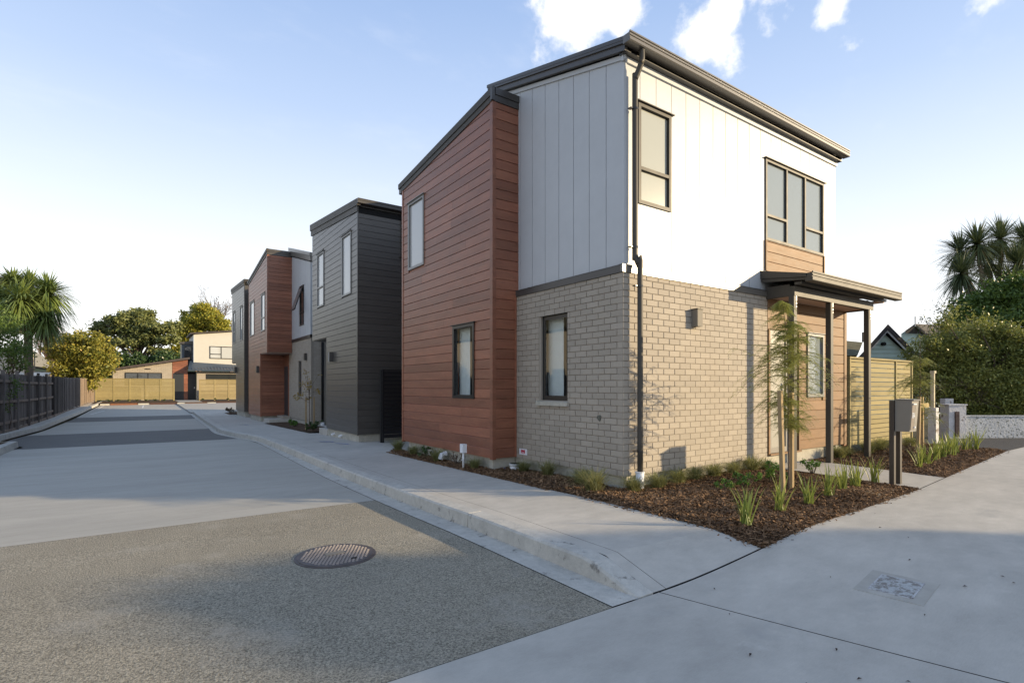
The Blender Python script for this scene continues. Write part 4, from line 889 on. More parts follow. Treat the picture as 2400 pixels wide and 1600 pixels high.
# ------------------------------------------------------------------ street furniture and small things
def manhole():
    x, y = 1.48, 4.92; z = R(x, y)
    M = thing('manhole_cover', 'round studded cast-iron manhole cover in the chip asphalt', 'manhole cover', (x, y, z))
    mb = MB(); n = 40
    def ring(r, zz): return [(x + r * math.cos(2 * math.pi * k / n), y + r * math.sin(2 * math.pi * k / n), zz) for k in range(n)]
    mb.prism(ring(.355, z - .02), ring(.355, z + .006)); mb.build('rim', m_iron, M)
    mb = MB(); mb.prism(ring(.335, z - .01), ring(.333, z + .011)); mb.build('lid', m_iron, M)
    mb = MB(); step = .034
    for i in range(-10, 11):
        for j in range(-10, 11):
            a, b = i * step + (step / 2 if j % 2 else 0), j * step
            if a * a + b * b > .30 ** 2 or (abs(a) < .09 and abs(b - .04) < .05): continue
            s = .011; t = .007; mb.hexa([(x + a - s, y + b - s, z + .010), (x + a + s, y + b - s, z + .010), (x + a + s, y + b + s, z + .010), (x + a - s, y + b + s, z + .010), (x + a - t, y + b - t, z + .019), (x + a + t, y + b - t, z + .019), (x + a + t, y + b + t, z + .019), (x + a - t, y + b + t, z + .019)])
    mb.build('studs', mat('worn_stud_iron', (.26, .225, .20), .45, .6, n1=(12, .2), metal=.3), M)['kind'] = 'stuff'
    MB().box(x - .085, x + .085, y - .005, y + .085, z + .011, z + .016).build('name_plate', mat('dusty_iron', (.22, .19, .15), .7, .3), M)
    MB().box(x + .07, x + .12, y - .23, y - .20, z + .0195, z + .021).build('key_slot', m_black, M)
manhole()
def toby():
    c = Vector((4.53, 1.60)); d = Vector((.32, .03)).normalized(); n = Vector((-d.y, d.x)); z = H(c.x, c.y)
    def quad(mb, hl, hw, z0, z1, off=(0, 0)):
        c2 = c + d * off[0] + n * off[1]; pts = [c2 - d * hl - n * hw, c2 + d * hl - n * hw, c2 + d * hl + n * hw, c2 - d * hl + n * hw]
        return mb.prism([(p.x, p.y, H(p.x, p.y) + z0 - z) for p in pts], [(p.x, p.y, H(p.x, p.y) + z1 - z) for p in pts])
    T = thing('valve_box', 'small flaking white steel valve lid set in the pavement at right', 'valve box', (c.x, c.y, z))
    quad(MB(), .225, .21, z - .02, z + .003).build('concrete_collar', mat('collar_concrete', (.385, .365, .32), .9, .2, n1=(6, .15), bump=(30, .003)), T)
    mb = MB(); quad(mb, .162, .135, z + .001, z + .007); mb.build('frame', mat('worn_white_steel', (.45, .45, .45), .7, .3, mask=(25, .5, .1, (.14, .12, .11))), T)
    quad(MB(), .150, .123, z + .004, z + .0085).build('lid', mat('flaking_lid', (.38, .39, .38), .7, .3, mask=(22, .46, .10, (.20, .185, .165)), n1=(60, .25)), T)
toby()
def mailbox():
    M = thing('letterbox', 'grey steel letterbox on twin dark posts with number 58A beside the entry path', 'letterbox', (8.72, 3.05, .0))
    zb = H(8.7, 3.0)
    MB().box(8.59, 8.65, 3.06, 3.12, zb - .05, 1.19).build('post', mat('bronze_post', (.055, .045, .037), .45, .4), M); MB().box(8.80, 8.86, 3.06, 3.12, zb - .05, 1.19).build('post', MATS['bronze_post'], M)
    x0, x1 = 8.61, 8.845; y1 = 3.055; zt, zb2 = 1.195, .765
    yt, ybm = 2.855, 2.885
    mb = MB().hexa([(x0, ybm, zb2), (x1, ybm, zb2), (x1, y1, zb2), (x0, y1, zb2), (x0, yt, zt), (x1, yt, zt), (x1, y1, zt), (x0, y1, zt)])
    steel = mat('letterbox_grey', (.215, .20, .175), .45, .4, n1=(5, .05)); mb.build('box', steel, M)
    MB().hexa([(x0 - .006, yt - .02, zt - .005), (x1 + .006, yt - .02, zt - .005), (x1 + .006, y1, zt + .002), (x0 - .006, y1, zt + .002), (x0 - .006, yt - .02, zt + .012), (x1 + .006, yt - .02, zt + .012), (x1 + .006, y1, zt + .016), (x0 - .006, y1, zt + .016)]).build('lid', m_gutter, M)
    fy = lambda z: ybm + (yt - ybm) * (z - zb2) / (zt - zb2)
    def fr(a, b, z0, z1, t0, t1, nm, m):
        MB().hexa([(a, fy(z0) - t1, z0), (b, fy(z0) - t1, z0), (b, fy(z0) - t0, z0), (a, fy(z0) - t0, z0), (a, fy(z1) - t1, z1), (b, fy(z1) - t1, z1), (b, fy(z1) - t0, z1), (a, fy(z1) - t0, z1)]).build(nm, m, M)
    fr(x0 + .01, x0 + .115, .79, 1.15, .001, .006, 'front_panel', mat('letterbox_taupe', (.17, .14, .115), .45, .4))
    fr(x0 + .118, x0 + .128, .79, 1.15, .001, .004, 'slot_edge', m_black)
    fr(x0 + .02, x0 + .115, 1.135, 1.15, .007, .02, 'handle', m_pvc)
    fr(x0 + .11, x0 + .14, .815, .835, .006, .02, 'lock', m_pvc)
    cu = bpy.data.curves.new('house_number', 'FONT'); cu.body = '58A'; cu.size = .105; cu.extrude = .001; cu.align_x = 'CENTER'; cu.align_y = 'CENTER'
    cu.materials.append(m_pvc); tmp = bpy.data.objects.new('number_curve', cu); COL.objects.link(tmp); bpy.context.view_layer.update()
    me = bpy.data.meshes.new_from_object(tmp.evaluated_get(bpy.context.evaluated_depsgraph_get())); bpy.data.objects.remove(tmp)
    A = Matrix.LocRotScale((x0 + .063, fy(.985) - .009, .985), Matrix.Rotation(math.radians(94), 3, 'X').to_quaternion(), (.56, 1, 1)); me.transform(A); link('house_number', me, None, M)
mailbox()
def marker(x, y, lab):
    z = H(x, y); M = thing('meter_post', lab, 'service post', (x, y, z))
    MB().tube([(x, y, z - .02), (x, y, z + .30)], .018, 10).build('pipe', m_pvc, M, smooth=True)
    MB().box(x - .04, x + .04, y - .05, y + .05, z + .28, z + .43).build('meter_cap', m_pvc, M)
    MB().tube([(x - .02, y, z + .16), (x - .045, y, z + .16)], .008, 8).build('tap', m_pvc, M)
marker(4.60, 8.05, 'white capped service pipe standing in front of the red-brown wing')
def gully():
    x, y, z = 5.17, 7.32, H(5.1, 7.3); G = thing('drain_gully', 'white round drain gully at the inside corner of brick and brown walls', 'drain', (x, y, z))
    n = 20; mb = MB(); mb.tube([(x, y, z - .05), (x, y, z + .12)], .085, n); mb.build('bowl', m_pvc, G, smooth=True); MB().tube([(x, y, z + .10), (x, y, z + .125)], .098, n).build('rim', m_pvc, G); MB().tube([(x, y, z + .1255), (x, y, z + .128)], .08, n).build('grate', m_black, G)
    tag(MB().box(5.05, 5.11, 7.40, 7.58, z + .01, z + .035).build('blue_offcut', m_blue), 'scrap of blue plastic lying beside the white drain gully', 'plastic scrap')
    x, y = 4.72, 9.05; z = H(x, y); tag(MB().tube([(x + .08, y, z + .16), (x - .02, y, z + .14), (x - .05, y, z + .06)], .05, 12).build('drain_spout', m_pvc), 'white pvc elbow poking out of the wing footing', 'pipe')
gully()
for pts in ([(4.35, 14.6), (4.05, 14.9)], [(4.45, 13.7), (4.25, 14.1)], [(3.9, 25.2), (3.6, 25.9)]):
    (a, b), (c, d) = pts; z = H(a, b) + .006
    tag(MB().add([(a, b - .05, z), (c, d - .05, z), (c, d + .1, H(c, d) + .006), (a, b + .1, z)], [(0, 1, 2, 3)]).build('survey_mark', mat('blue_spray', (.16, .22, .48), .9, .1, mask=(12, .45, .2, (.30, .30, .31)))), kind='structure')

# low white wall, gate posts, side fence with shade in its colour
def right_edge():
    a = Vector((18.25, 4.95)); b = Vector((22.5, 1.9)); d = (b - a).normalized(); n = Vector((d.y, -d.x))
    def slab(p, q, w, z0, z1, nm, m, par=None, dz=0):
        d2 = (q - p).normalized(); n2 = Vector((-d2.y, d2.x)); pts = [p - n2 * w / 2, q - n2 * w / 2, q + n2 * w / 2, p + n2 * w / 2]
        mb = MB(); mb.prism([(v.x, v.y, z0) for v in pts], [(v.x, v.y, z1) for v in pts]); return mb.build(nm, m, par)
    tag(slab(a, b, .16, -.1, .585, 'garden_wall', m_oldwhite), 'low flaking white garden wall in front of the big hedge', 'wall')
    slab(a, b, .2, .585, .605, 'coping', m_oldwhite, bpy.data.objects['garden_wall'])
    c = Vector((17.83, 5.17)); P = thing('gatepost', 'broad flaking white gatepost at the end of the low wall', 'gatepost', (c.x, c.y, 0))
    slab(c - d * .01, c + d * .45, .30, -.05, .885, 'post_block', m_oldpost, P); slab(c - d * .03, c + d * .47, .34, .885, .915, 'post_cap', m_oldpost, P)
    slab(c + d * .14 - Vector((-d.y, d.x)) * .17, c + d * .24 - Vector((-d.y, d.x)) * .17, .04, .05, .72, 'rusty_plate', mat('rusted_iron', (.10, .07, .06), .9, .3, n1=(20, .4)), P)
    c = Vector((19.65, 5.75)); tag(slab(c, c + d * .24, .2, -.05, 1.03, 'gatepost', m_oldpost), 'slimmer whitewashed post behind the broad gatepost', 'gatepost')
    tag(MB().tube([(17.3, 5.4, .55), (18.9, 5.6, .62)], .02, 8).build('gate_rail', m_pvc), 'thin white gate rail between the gateposts', 'gate rail')
    x, y = 15.68, 4.76; P = thing('side_post', 'tall whitewashed post at the end of the shade-toned side fence', 'fence post', (x, y, 0))
    MB().box(x - .09, x + .09, y - .07, y + .09, -.05, .88).build('post_base', m_oldpost, P); MB().box(x - .085, x - .02, y - .03, y + .04, .88, 1.74).build('post_pole', mat('old_cream_timber', (.50, .45, .33), .9, .2, n1=(6, .15)), P); MB().box(x - .09, x + .03, y - .04, y + .05, 1.70, 1.76).build('post_cap', MATS['old_cream_timber'], P)
    F = thing('shade_toned_fence', 'dark timber fence, shade put into its board colour, between the slat fence and the whitewashed post', 'fence', (15.2, 5.3, 0))
    k = 15.1; i = 0
    while k < 15.95:
        MB().box(k, k + .135, 5.28, 5.30, .03, 1.70).build('board', m_dark, F); k += .145  # boards coloured dark to stand in for the shade over this fence
    for z in (.4, 1.4): MB().box(15.1, 15.95, 5.30, 5.35, z, z + .08).build('rail', m_pal, F)
right_edge()

# ------------------------------------------------------------------ planting
def bed_edge(x): return EY(x)
def bedz(x, y):
    d = x - interp([(2, 4.595), (5.1, 4.575), (6, 4.52), (10.4, 4.51)], y)
    if y < 5.2:
        d = min(d, y - bed_edge(x))
        if x < 9.3: d = min(d, 8.66 - x)
        else: d = min(d, x - 10.01)
    return H(x, y) - .006 + (.036 + .020 * math.sin(3.1 * x + 1.3 * y) * math.sin(2.3 * y - .7 * x)) * sst(d / .16)
def beds():
    ey = lambda x: 2.38 + .008 * (x - 1) + (.0025 * (x - 3) ** 2 if x > 3 else 0)
    strip('mulch_bed', lambda t: (4.515, t), lambda t: (5.34, t), lin(5.05, 7.56, 30), m_soil, bedz, 14)
    strip('mulch_bed', lambda t: (4.505 if t < 10.6 else 4.55 + .2 * (t - 10.6), t), lambda t: (4.88, t), lin(7.56, 11.6, 30), m_soil, bedz, 6)
    strip('mulch_bed', lambda t: (t, bed_edge(t) - .01), lambda t: (t, 5.05), lin(4.585, 8.66, 90), m_soil, bedz, 50)
    strip('mulch_bed', lambda t: (t, bed_edge(t) - .01), lambda t: (t, 5.05), lin(10.01, 15.4, 90), m_soil, bedz, 40)
    strip('mulch_bed', lambda t: (4.66, t), lambda t: (5.9, t), lin(18.4, 26.3, 30), m_soil, bedz, 6)
    strip('mulch_bed', lambda t: (4.5, t), lambda t: (5.3, t), lin(36.0, 38.6, 8), m_soil, bedz, 4)
    N = 125000; out = []
    areas = [(4.50, 5.30, 5.0, 7.5, .07), (4.49, 4.86, 7.5, 11.3, .05), (4.44, 8.66, 2.55, 5.0, .66), (10.0, 15.4, 2.5, 5.0, .25)]
    P = []
    for x0, x1, y0, y1, w in areas:
        n = int(N * w); x = RNG.uniform(x0, x1, n); y = RNG.uniform(y0, y1, n); e = np.array([EY(v) for v in x]); k = (y > e - np.abs(RNG.normal(0, .035, n)) * (RNG.uniform(0, 1, n) < .4)) & ((x > 4.58) | (RNG.uniform(0, 1, n) < .22 * np.exp((x - 4.58) / .05)) | (y > 5.6))
        P.append(np.stack([x[k], y[k]], 1))
    P = np.concatenate(P); n = len(P); z = np.array([max(bedz(a, b), H(a, b) - .001) for a, b in P]) + RNG.uniform(.002, .022, n)
    L = RNG.gamma(3., .0034, n) + .0045; Wd = L * RNG.uniform(.18, .5, n); th = RNG.uniform(0, 2 * np.pi, n); tilt = RNG.normal(0, .35, n); roll = RNG.normal(0, .5, n)
    u = np.stack([np.cos(th) * np.cos(tilt), np.sin(th) * np.cos(tilt), np.sin(tilt)], 1); v = np.stack([-np.sin(th) * np.cos(roll), np.cos(th) * np.cos(roll), np.sin(roll)], 1)
    c = np.stack([P[:, 0], P[:, 1], z], 1); L = L[:, None]; Wd = Wd[:, None]
    V = np.stack([c - u * L - v * Wd * .6, c - u * L * .2 - v * Wd, c + u * L - v * Wd * .4, c + u * L * .7 + v * Wd, c - u * L * .8 + v * Wd], 1).reshape(-1, 3)
    F = np.arange(len(V)).reshape(-1, 5); o = npmesh('bark_mulch', V, F, l_mulch); tag(o, 'brown bark chips covering the garden beds', 'mulch', kind='stuff')
beds()

def blades(n, h, spread, w, curve, rng, jitter=.02, segs=4, twist=.3):
    """arching blades out of one base, returns verts, faces (quads)"""
    V = []; F = []
    for i in range(n):
        a = rng.uniform(0, 2 * math.pi); hh = h * rng.uniform(.55, 1.1); sp = spread * rng.uniform(.15, 1.0); bx, by = rng.normal(0, jitter), rng.normal(0, jitter); cu = curve * rng.uniform(.4, 1.3); ww = w * rng.uniform(.7, 1.2)
        ca, sa = math.cos(a), math.sin(a); t2 = a + math.pi / 2 + rng.uniform(-twist, twist); px, py = math.cos(t2), math.sin(t2); b = len(V)
        for k in range(segs + 1):
            t = k / segs; r = sp * (t + cu * t * t); z = hh * (t - cu * .55 * t * t * t); wd = ww * (1 - t ** 2.2) * .5 + .0006
            x, y = bx + ca * r, by + sa * r; V.append((x - px * wd, y - py * wd, z)); V.append((x + px * wd, y + py * wd, z))
        for k in range(segs): F.append((b + 2 * k, b + 2 * k + 1, b + 2 * k + 3, b + 2 * k + 2))
    return np.array(V), np.array(F)
def tuft_mesh(name, n, h, sp, w, cu, m, seed, jit=.02, segs=4):
    V, F = blades(n, h, sp, w, cu, np.random.default_rng(seed), jit, segs); o = npmesh(name, V, F, m); return o
tufts = [tuft_mesh('grass_tuft', 420, .30, .19, .0042, .9, l_tuft, 11 + k, .028, 5) for k in range(3)]
flaxs = [tuft_mesh('strap_leaf_plant', 30, .52, .20, .019, .35, l_flax, 31 + k, .03, 6) for k in range(3)]
def place(protos, i, x, y, sc, label, cat, group, z=None, rz=None):
    p = protos[i % len(protos)]
    if not p.get('used'): o = p; p['used'] = 1
    else: o = bpy.data.objects.new(p.name.split('.')[0], p.data); COL.objects.link(o)
    o.location = (x, y, (bedz(x, y) if z is None else z)); o.rotation_euler = (0, 0, random.uniform(0, 6.28) if rz is None else rz); s = sc if isinstance(sc, (tuple, list)) else (sc, sc, sc); o.scale = s
    if 'used' in o and o is not p: del o['used']
    tag(o, label, cat, group); return o
TG = 'grass tufts along the house walls'
tl = [(4.80, 5.05, 1.28, 'largest pale grass tuft, at the brick corner'), (5.26, 4.78, .95, 'grass tuft tight against the left of the white downpipe socket'), (5.72, 4.78, 1.0, 'grass tuft just right of the downpipe'), (6.2, 4.82, 1.0, 'grass tuft under the letterbox shadow'),
      (6.62, 4.86, .95, 'third grass tuft right of the downpipe'), (7.1, 4.86, 1.0, 'fourth grass tuft right of the downpipe'), (7.55, 4.84, .95, 'fifth grass tuft right of the downpipe'), (8.1, 4.86, 1.15, 'wide grass tuft where the porch post shadow falls'), (8.42, 4.80, .9, 'grass tuft beside the front door'),
      (5.12, 5.62, .95, 'first shaded grass tuft past the brick corner'), (5.10, 6.35, 1.0, 'shaded grass tuft below the brick window'), (5.12, 7.0, .9, 'shaded grass tuft beside the white gully'), (4.70, 7.85, .85, 'small tuft beside the white service pipe'),
      (4.68, 9.15, 1.05, 'bushy tuft below the lower wing window'), (4.68, 10.25, .95, 'grass tuft near the far end of the wing'), (4.74, 11.2, 1.1, 'yellowish tuft at the far wing corner'),
      (10.95, 4.80, 1.15, 'grass tuft between the second and third porch posts'), (11.35, 4.85, .9, 'grass tuft hidden by the timber corner'), (12.2, 4.80, 1.15, 'grass tuft behind the third porch post'), (12.8, 4.80, 1.2, 'grass tuft against the pine fence, left of the letterbox'), (13.4, 4.78, 1.2, 'grass tuft against the pine fence, seen past the letterbox posts'), (14.3, 4.78, 1.1, 'grass tuft at the shaded end of the pine fence')]
for i, (x, y, s, lab) in enumerate(tl): place(tufts, i, x, y, (s * 1.05, s * 1.05, s * random.uniform(.95, 1.1)), lab, 'grass tuft', TG)
FG = 'strap-leaved plants near the pavement'
fl = [(4.93 + 0, 0, 1.0, '')]
def gxy(px, py, z=.02):
    a = (px - 1200) / 1257; u = (906 - py) / 1257; t = (z - 1.38) / u; return (t * (.5725 + a * .8199), t * (.8198 - a * .5726))
for i, (px, py, s, lab) in enumerate(((1750.8, 1229, .88, 'strap-leaved plant nearest the bed corner, tall narrow blades'), (1831, 1200, .86, 'fan of strap leaves in front of the two stakes'), (1895, 1182, .78, 'strap-leaved plant just right of the stakes'), (1940, 1166, .86, 'strap-leaved plant fourth along from the bed corner'),
                             (1974, 1152, .84, 'thin strap-leaved plant fifth along from the bed corner'), (2006, 1140, .86, 'strap-leaved plant leaning beside the entry path'), (2046, 1130, .86, 'dark upright strap-leaved plant left of the letterbox'),
                             (2153, 1096, .85, 'first strap-leaved plant of the right bed'), (2172, 1088, .85, 'second strap-leaved plant of the right bed'), (2190, 1080, .9, 'third strap-leaved plant of the right bed'), (2208, 1073, 1.0, 'tall strap-leaved plant of the right bed under the whitewashed post'), (2226, 1066, 1.05, 'tallest pale strap-leaved plant of the right bed'), (2242, 1062, .95, 'sixth strap-leaved plant of the right bed'), (2258, 1057, .8, 'seventh strap-leaved plant of the right bed'), (2285, 1054, 1.1, 'last strap-leaved plant beside the dark neighbouring drive'))):
    x, y = gxy(px, py); place(flaxs, i, x, y, (s, s, s), lab, 'strap-leaved plant', FG)

def leafcloud(blobs, N, size, clump, rng, K=None, thick=1.0, flat=0., aspect=.55, hollow=.0):
    """many small leaf faces gathered in clumps inside ellipsoid blobs -> verts, faces"""
    B = np.array(blobs, float); vol = B[:, 3] * B[:, 4] * B[:, 5]; vol = vol ** .8; K = K or max(12, N // 60)
    bi = rng.choice(len(B), K, p=vol / vol.sum()); d = rng.normal(size=(K, 3)); d /= np.linalg.norm(d, axis=1)[:, None]; r = (hollow + (1 - hollow) * rng.uniform(0, 1, K)) ** (1 / 2.2)
    C = B[bi, :3] + d * B[bi, 3:6] * r[:, None]
    ci = rng.integers(0, K, N); sg = clump * rng.uniform(.5, 1.3, K)[ci]
    c = C[ci] + rng.normal(size=(N, 3)) * sg[:, None] * np.array([1, 1, .7])
    u = rng.normal(size=(N, 3)); u[:, 2] *= (1 - flat); u /= np.linalg.norm(u, axis=1)[:, None]; w = rng.normal(size=(N, 3)); v = np.cross(u, w); v /= np.linalg.norm(v, axis=1)[:, None]
    s = (size * rng.uniform(.6, 1.3, N))[:, None]
    V = np.stack([c - u * s, c + v * s * aspect, c + u * s, c - v * s * aspect], 1).reshape(-1, 3); F = np.arange(len(V)).reshape(-1, 4); return V, F
def limbs(mb, base, top, r, rng, targets, n=6):
    base = Vector(base); top = Vector(top); mid = base.lerp(top, .5) + Vector((rng.normal(0, .05), rng.normal(0, .05), 0)) * (top - base).length
    mb.tube(smooth_pts([tuple(base), tuple(mid), tuple(top)], 4), [r * (1 - .5 * k / 8) for k in range(9)], n)
    for t in targets:
        t = Vector(t); s = base.lerp(top, rng.uniform(.55, 1.0)); m = s.lerp(t, .5) + Vector((rng.normal(0, .08), rng.normal(0, .08), rng.normal(.03, .05))) * (t - s).length
        mb.tube(smooth_pts([tuple(s), tuple(m), tuple(t)], 3), [r * .45 * (1 - .8 * k / 6) for k in range(7)], 5)
def tree(name, label, cat, base, blobs, N, size, clump, m, seed, r=.12, tm=m_trunk, group=None, trunk_top=None, nl=14, K=None, flat=0., hollow=0., aspect=.55):
    rng = np.random.default_rng(seed); T = thing(name, label, cat, base, group)
    if r:
        mb = MB(); bb = np.array(blobs); c = bb[:, :3].mean(0); tt = trunk_top or (c[0], c[1], base[2] + .55 * (c[2] - base[2]) + .2)
        tg = []
        for k in range(nl):
            b = bb[rng.integers(len(bb))]; d = rng.normal(size=3); d /= np.linalg.norm(d); tg.append(tuple(b[:3] + d * b[3:6] * .8))
        limbs(mb, base, tt, r, rng, tg); mb.build('trunk', tm, T, smooth=True)
    V, F = leafcloud(blobs, N, size, clump, rng, K, flat=flat, hollow=hollow, aspect=aspect); npmesh('crown', V, F, m, T)
    return T
def bare(mb, p, d, L, r, depth, rng, spread=.5, up=.15, tips=None):
    q = p + d * L; mb.tube([tuple(p), tuple(p.lerp(q, .5) + Vector(rng.normal(0, L * .04, 3))), tuple(q)], [r, r * .85, r * .7], 4 if depth > 1 else 3, cap=False)
    if depth == 0:
        if tips is not None: tips.append(tuple(q))
        return
    for k in range(3 if depth > 1 else 2 + int(rng.integers(0, 2))):
        nd = (d + Vector(rng.normal(0, spread, 3)) + Vector((0, 0, up))).normalized(); bare(mb, q if k else p.lerp(q, .7), nd, L * rng.uniform(.62, .85), r * .62, depth - 1, rng, spread, up, tips)

# small shrubs in the bed
def shrub(px, py, s, N, label, m, seed, spiky=False, z=.03, size=.016, xy=None):
    x, y = xy or gxy(px, py, z); b = bedz(x, y); rng = np.random.default_rng(seed); T = thing('small_shrub', label, 'shrub', (x, y, b), 'small-leaved shrubs in the beds')
    mb = MB(); tg = [(x + rng.normal(0, .5) * s, y + rng.normal(0, .5) * s, b + s * rng.uniform(.5, 1.3)) for _ in range(12)]
    for t in tg: mb.tube(smooth_pts([(x, y, b - .02), ((x + t[0]) / 2 + rng.normal(0, .02), (y + t[1]) / 2, b + (t[2] - b) * .45), t], 3), [.004] * 7, 4)
    mb.build('stems', m_trunk, T)
    bl = [(t[0], t[1], t[2] - s * .12, s * .22, s * .22, s * .25) for t in tg]; V, F = leafcloud(bl, N, size, s * .07, rng, K=120); npmesh('leaves', V, F, m, T)
shrub(1700, 1150, .12, 260, 'sparse leggy shrub of light green leaves in the mulch', l_shrub, 41); shrub(1745, 1142, .17, 520, 'rounded light green shrub in front of the brick wall', l_shrub, 42)
shrub(1806, 1130, .21, 900, 'fuller bright green shrub beside the left stake', l_shrub, 43); shrub(1905, 1112, .18, 420, 'open green shrub on the edge of the entry path', l_shrub, 44)
shrub(0, 0, .17, 420, 'dark green shrub against the wing footing', l_dark, 45, xy=(4.70, 9.75), size=.02)
shrub(0, 0, .16, 500, 'twiggy brown shrub beside the service pipe', l_dead, 46, xy=(4.70, 8.5), size=.010)
shrub(0, 0, .22, 600, 'reddish twiggy shrub behind the letterbox', l_dead, 47, xy=(12.0, 3.95), size=.012); shrub(0, 0, .22, 500, 'reddish twiggy shrub left of the two right-hand stakes', l_dead, 48, xy=(11.3, 4.0), size=.012)
shrub(0, 0, .25, 800, 'low green shrub under the young autumn tree', l_dark, 49, xy=(5.0, 19.2), size=.03); shrub(0, 0, .22, 700, 'low grassy shrub beside the third house step', l_shrub, 50, xy=(5.1, 22.3), size=.03)
shrub(0, 0, .28, 700, 'dark purple shrub at the corner of the last townhouse', l_dead, 51, xy=(4.75, 37.6), size=.03)
for i in range(13):
    x = -2.9 + .72 * i if i < 8 else 5.3 + (i - 8) * 1.15; shrub(0, 0, .16, 160, ('first second third fourth fifth sixth seventh eighth'.split()[i] + ' low dark plant along the foot of the sunlit yellow fence' if i < 8 else 'first second third fourth fifth'.split()[i - 8] + ' low dark plant along the foot of the shaded far fence'), l_dark, 60 + i, xy=(x, 62.8 if i < 8 else 61.8), size=.04)

def staked_tree(s1, s2, zt, base, label, crown, droop, seed, lean=0, h=2.5, Nb=60, pw=.022):
    rng = np.random.default_rng(seed); x, y = base; b = bedz(x, y); T = thing('staked_sapling', label, 'young tree', (x, y, b))
    mb = MB(); st = smooth_pts([(x, y, b - .03), (x + .01, y + .01, b + h * .45), (x - .03, y, b + h * .75), (x - .05 + lean, y, b + h)], 5); mb.tube(st, [.013 * (1 - .75 * k / (len(st) - 1)) for k in range(len(st))], 6)
    V = []; F = []
    for i in range(Nb):
        t = crown['zr'][0] + (crown['zr'][1] - crown['zr'][0]) * rng.uniform(0, 1) ** 1.35; zz = b + t; fr = min(.999, t / h); fk = fr * (len(st) - 1); k = int(fk); p = Vector(st[k]).lerp(Vector(st[min(k + 1, len(st) - 1)]), fk - k); a = rng.uniform(0, 6.283); prof = crown['w'](t); L = prof * rng.uniform(.55, 1.15)
        dr = droop * rng.uniform(.1, 1.5); L *= rng.uniform(.4, 1.0) if rng.uniform() < .5 else 1; pts = []
        for q in range(6):
            f = q / 5; pts.append(Vector((p.x + math.cos(a) * L * f, p.y + math.sin(a) * L * f, p.z + L * (.55 * f - dr * f * f * 1.3))))
        mb.tube([tuple(v) for v in pts], [.004, .0035, .003, .0025, .002, .001], 4, cap=False)
        # pinnate fronds hanging off each branch
        for q in range(1, 6):
            for s in range(4):
                o = pts[q].lerp(pts[q - 1], rng.uniform(0, 1)); aa = a + rng.normal(0, 1.3); l2 = rng.uniform(.06, .15); n = 9
                fd = Vector((math.cos(aa), math.sin(aa), .25)); pr = Vector((-math.sin(aa), math.cos(aa), 0))
                for j in range(n):
                    f = j / n; c = o + fd * l2 * f - Vector((0, 0, 1)) * l2 * 1.1 * f * f
                    for sgn in (-1, 1):
                        e = c + pr * sgn * .024 * (1 - f * .4) + fd * .008 - Vector((0, 0, .009)); bb = len(V)
                        V += [tuple(c), tuple(c.lerp(e, .5) + fd * .0035), tuple(e), tuple(c.lerp(e, .5) - fd * .0035)]; F.append((bb, bb + 1, bb + 2, bb + 3))
    mb.build('trunk', m_trunk, T, smooth=True); npmesh('crown', np.array(V), np.array(F), l_weep, T)
    return T
def stake(x, y, zt, label, group, lean=(0, 0), w=.024):
    b = bedz(x, y) - .08; lx, ly = lean
    o = MB().hexa([(x - w, y - w, b), (x + w, y - w, b), (x + w, y + w, b), (x - w, y + w, b), (x - w + lx, y - w + ly, zt), (x + w + lx, y - w + ly, zt), (x + w + lx, y + w + ly, zt), (x - w + lx, y + w + ly, zt)]).build('timber_stake', m_stake)
    tag(o, label, 'stake', group)
G1 = 'timber stakes holding the saplings'
stake(6.70, 3.60, 1.33, 'left timber stake of the weeping sapling by the brick wall', G1, (-.04, .02)); stake(7.15, 3.73, 1.30, 'right timber stake of the weeping sapling by the brick wall', G1, (0, .0))
staked_tree(None, None, 0, (6.95, 3.66), 'weeping feathery sapling between two stakes in front of the porch', dict(zr=(.62, 2.4), w=lambda t: .09 + .50 * math.exp(-((t - 1.25) / .36) ** 2) + .16 * (t < 2.15)), .62, 5, lean=-.12, h=2.48, Nb=150)
stake(12.5, 4.05, 1.18, 'left timber stake of the sapling by the pine fence', G1, (.08, 0)); stake(13.2, 4.2, 1.18, 'right timber stake of the sapling by the pine fence', G1, (-.02, 0))
tag(MB().box(12.5, 13.25, 4.10, 4.13, .96, 1.05).build('tree_tie', mat('jute_webbing', (.42, .33, .17), .9, .1, n1=(40, .3))), 'hessian tie strapped across the right-hand stakes', 'tree tie')
staked_tree(None, None, 0, (12.95, 4.15), 'thin upright sapling with sparse feathery side shoots by the pine fence', dict(zr=(.5, 1.85), w=lambda t: .30 + .38 * math.exp(-((t - .9) / .45) ** 2)), .8, 6, lean=.02, h=2.34, Nb=52)

def autumn_sapling():
    rng = np.random.default_rng(9); x, y = 5.05, 19.9; b = bedz(x, y); T = thing('autumn_sapling', 'small sapling with yellow leaves staked before the pale brick', 'young tree', (x, y, b)); mb = MB(); tips = []
    mb.tube([(x, y, b), (x, y, b + 1.1), (x + .05, y + .05, b + 1.75)], [.015, .012, .006], 6)
    for k in range(12):
        t = (x + rng.normal(0, .25), y + rng.normal(0, .3), b + rng.uniform(1.0, 2.1)); mb.tube([(x, y, b + rng.uniform(.9, 1.5)), t], [.007, .003], 4); tips.append(t)
    mb.build('trunk', m_trunk, T); V, F = leafcloud([(t[0], t[1], t[2] - .05, .10, .10, .12) for t in tips], 260, .035, .05, rng, K=40); npmesh('crown', V, F, l_yellow, T)
    for d in (-.12, .16): tag(MB().box(x + d - .025, x + d + .025, y - .02, y + .03, b - .1, b + 1.15).build('timber_stake', m_stake), ('left' if d < 0 else 'right') + '-hand timber stake of the small autumn sapling', 'stake', 'stakes of the autumn sapling')
autumn_sapling()

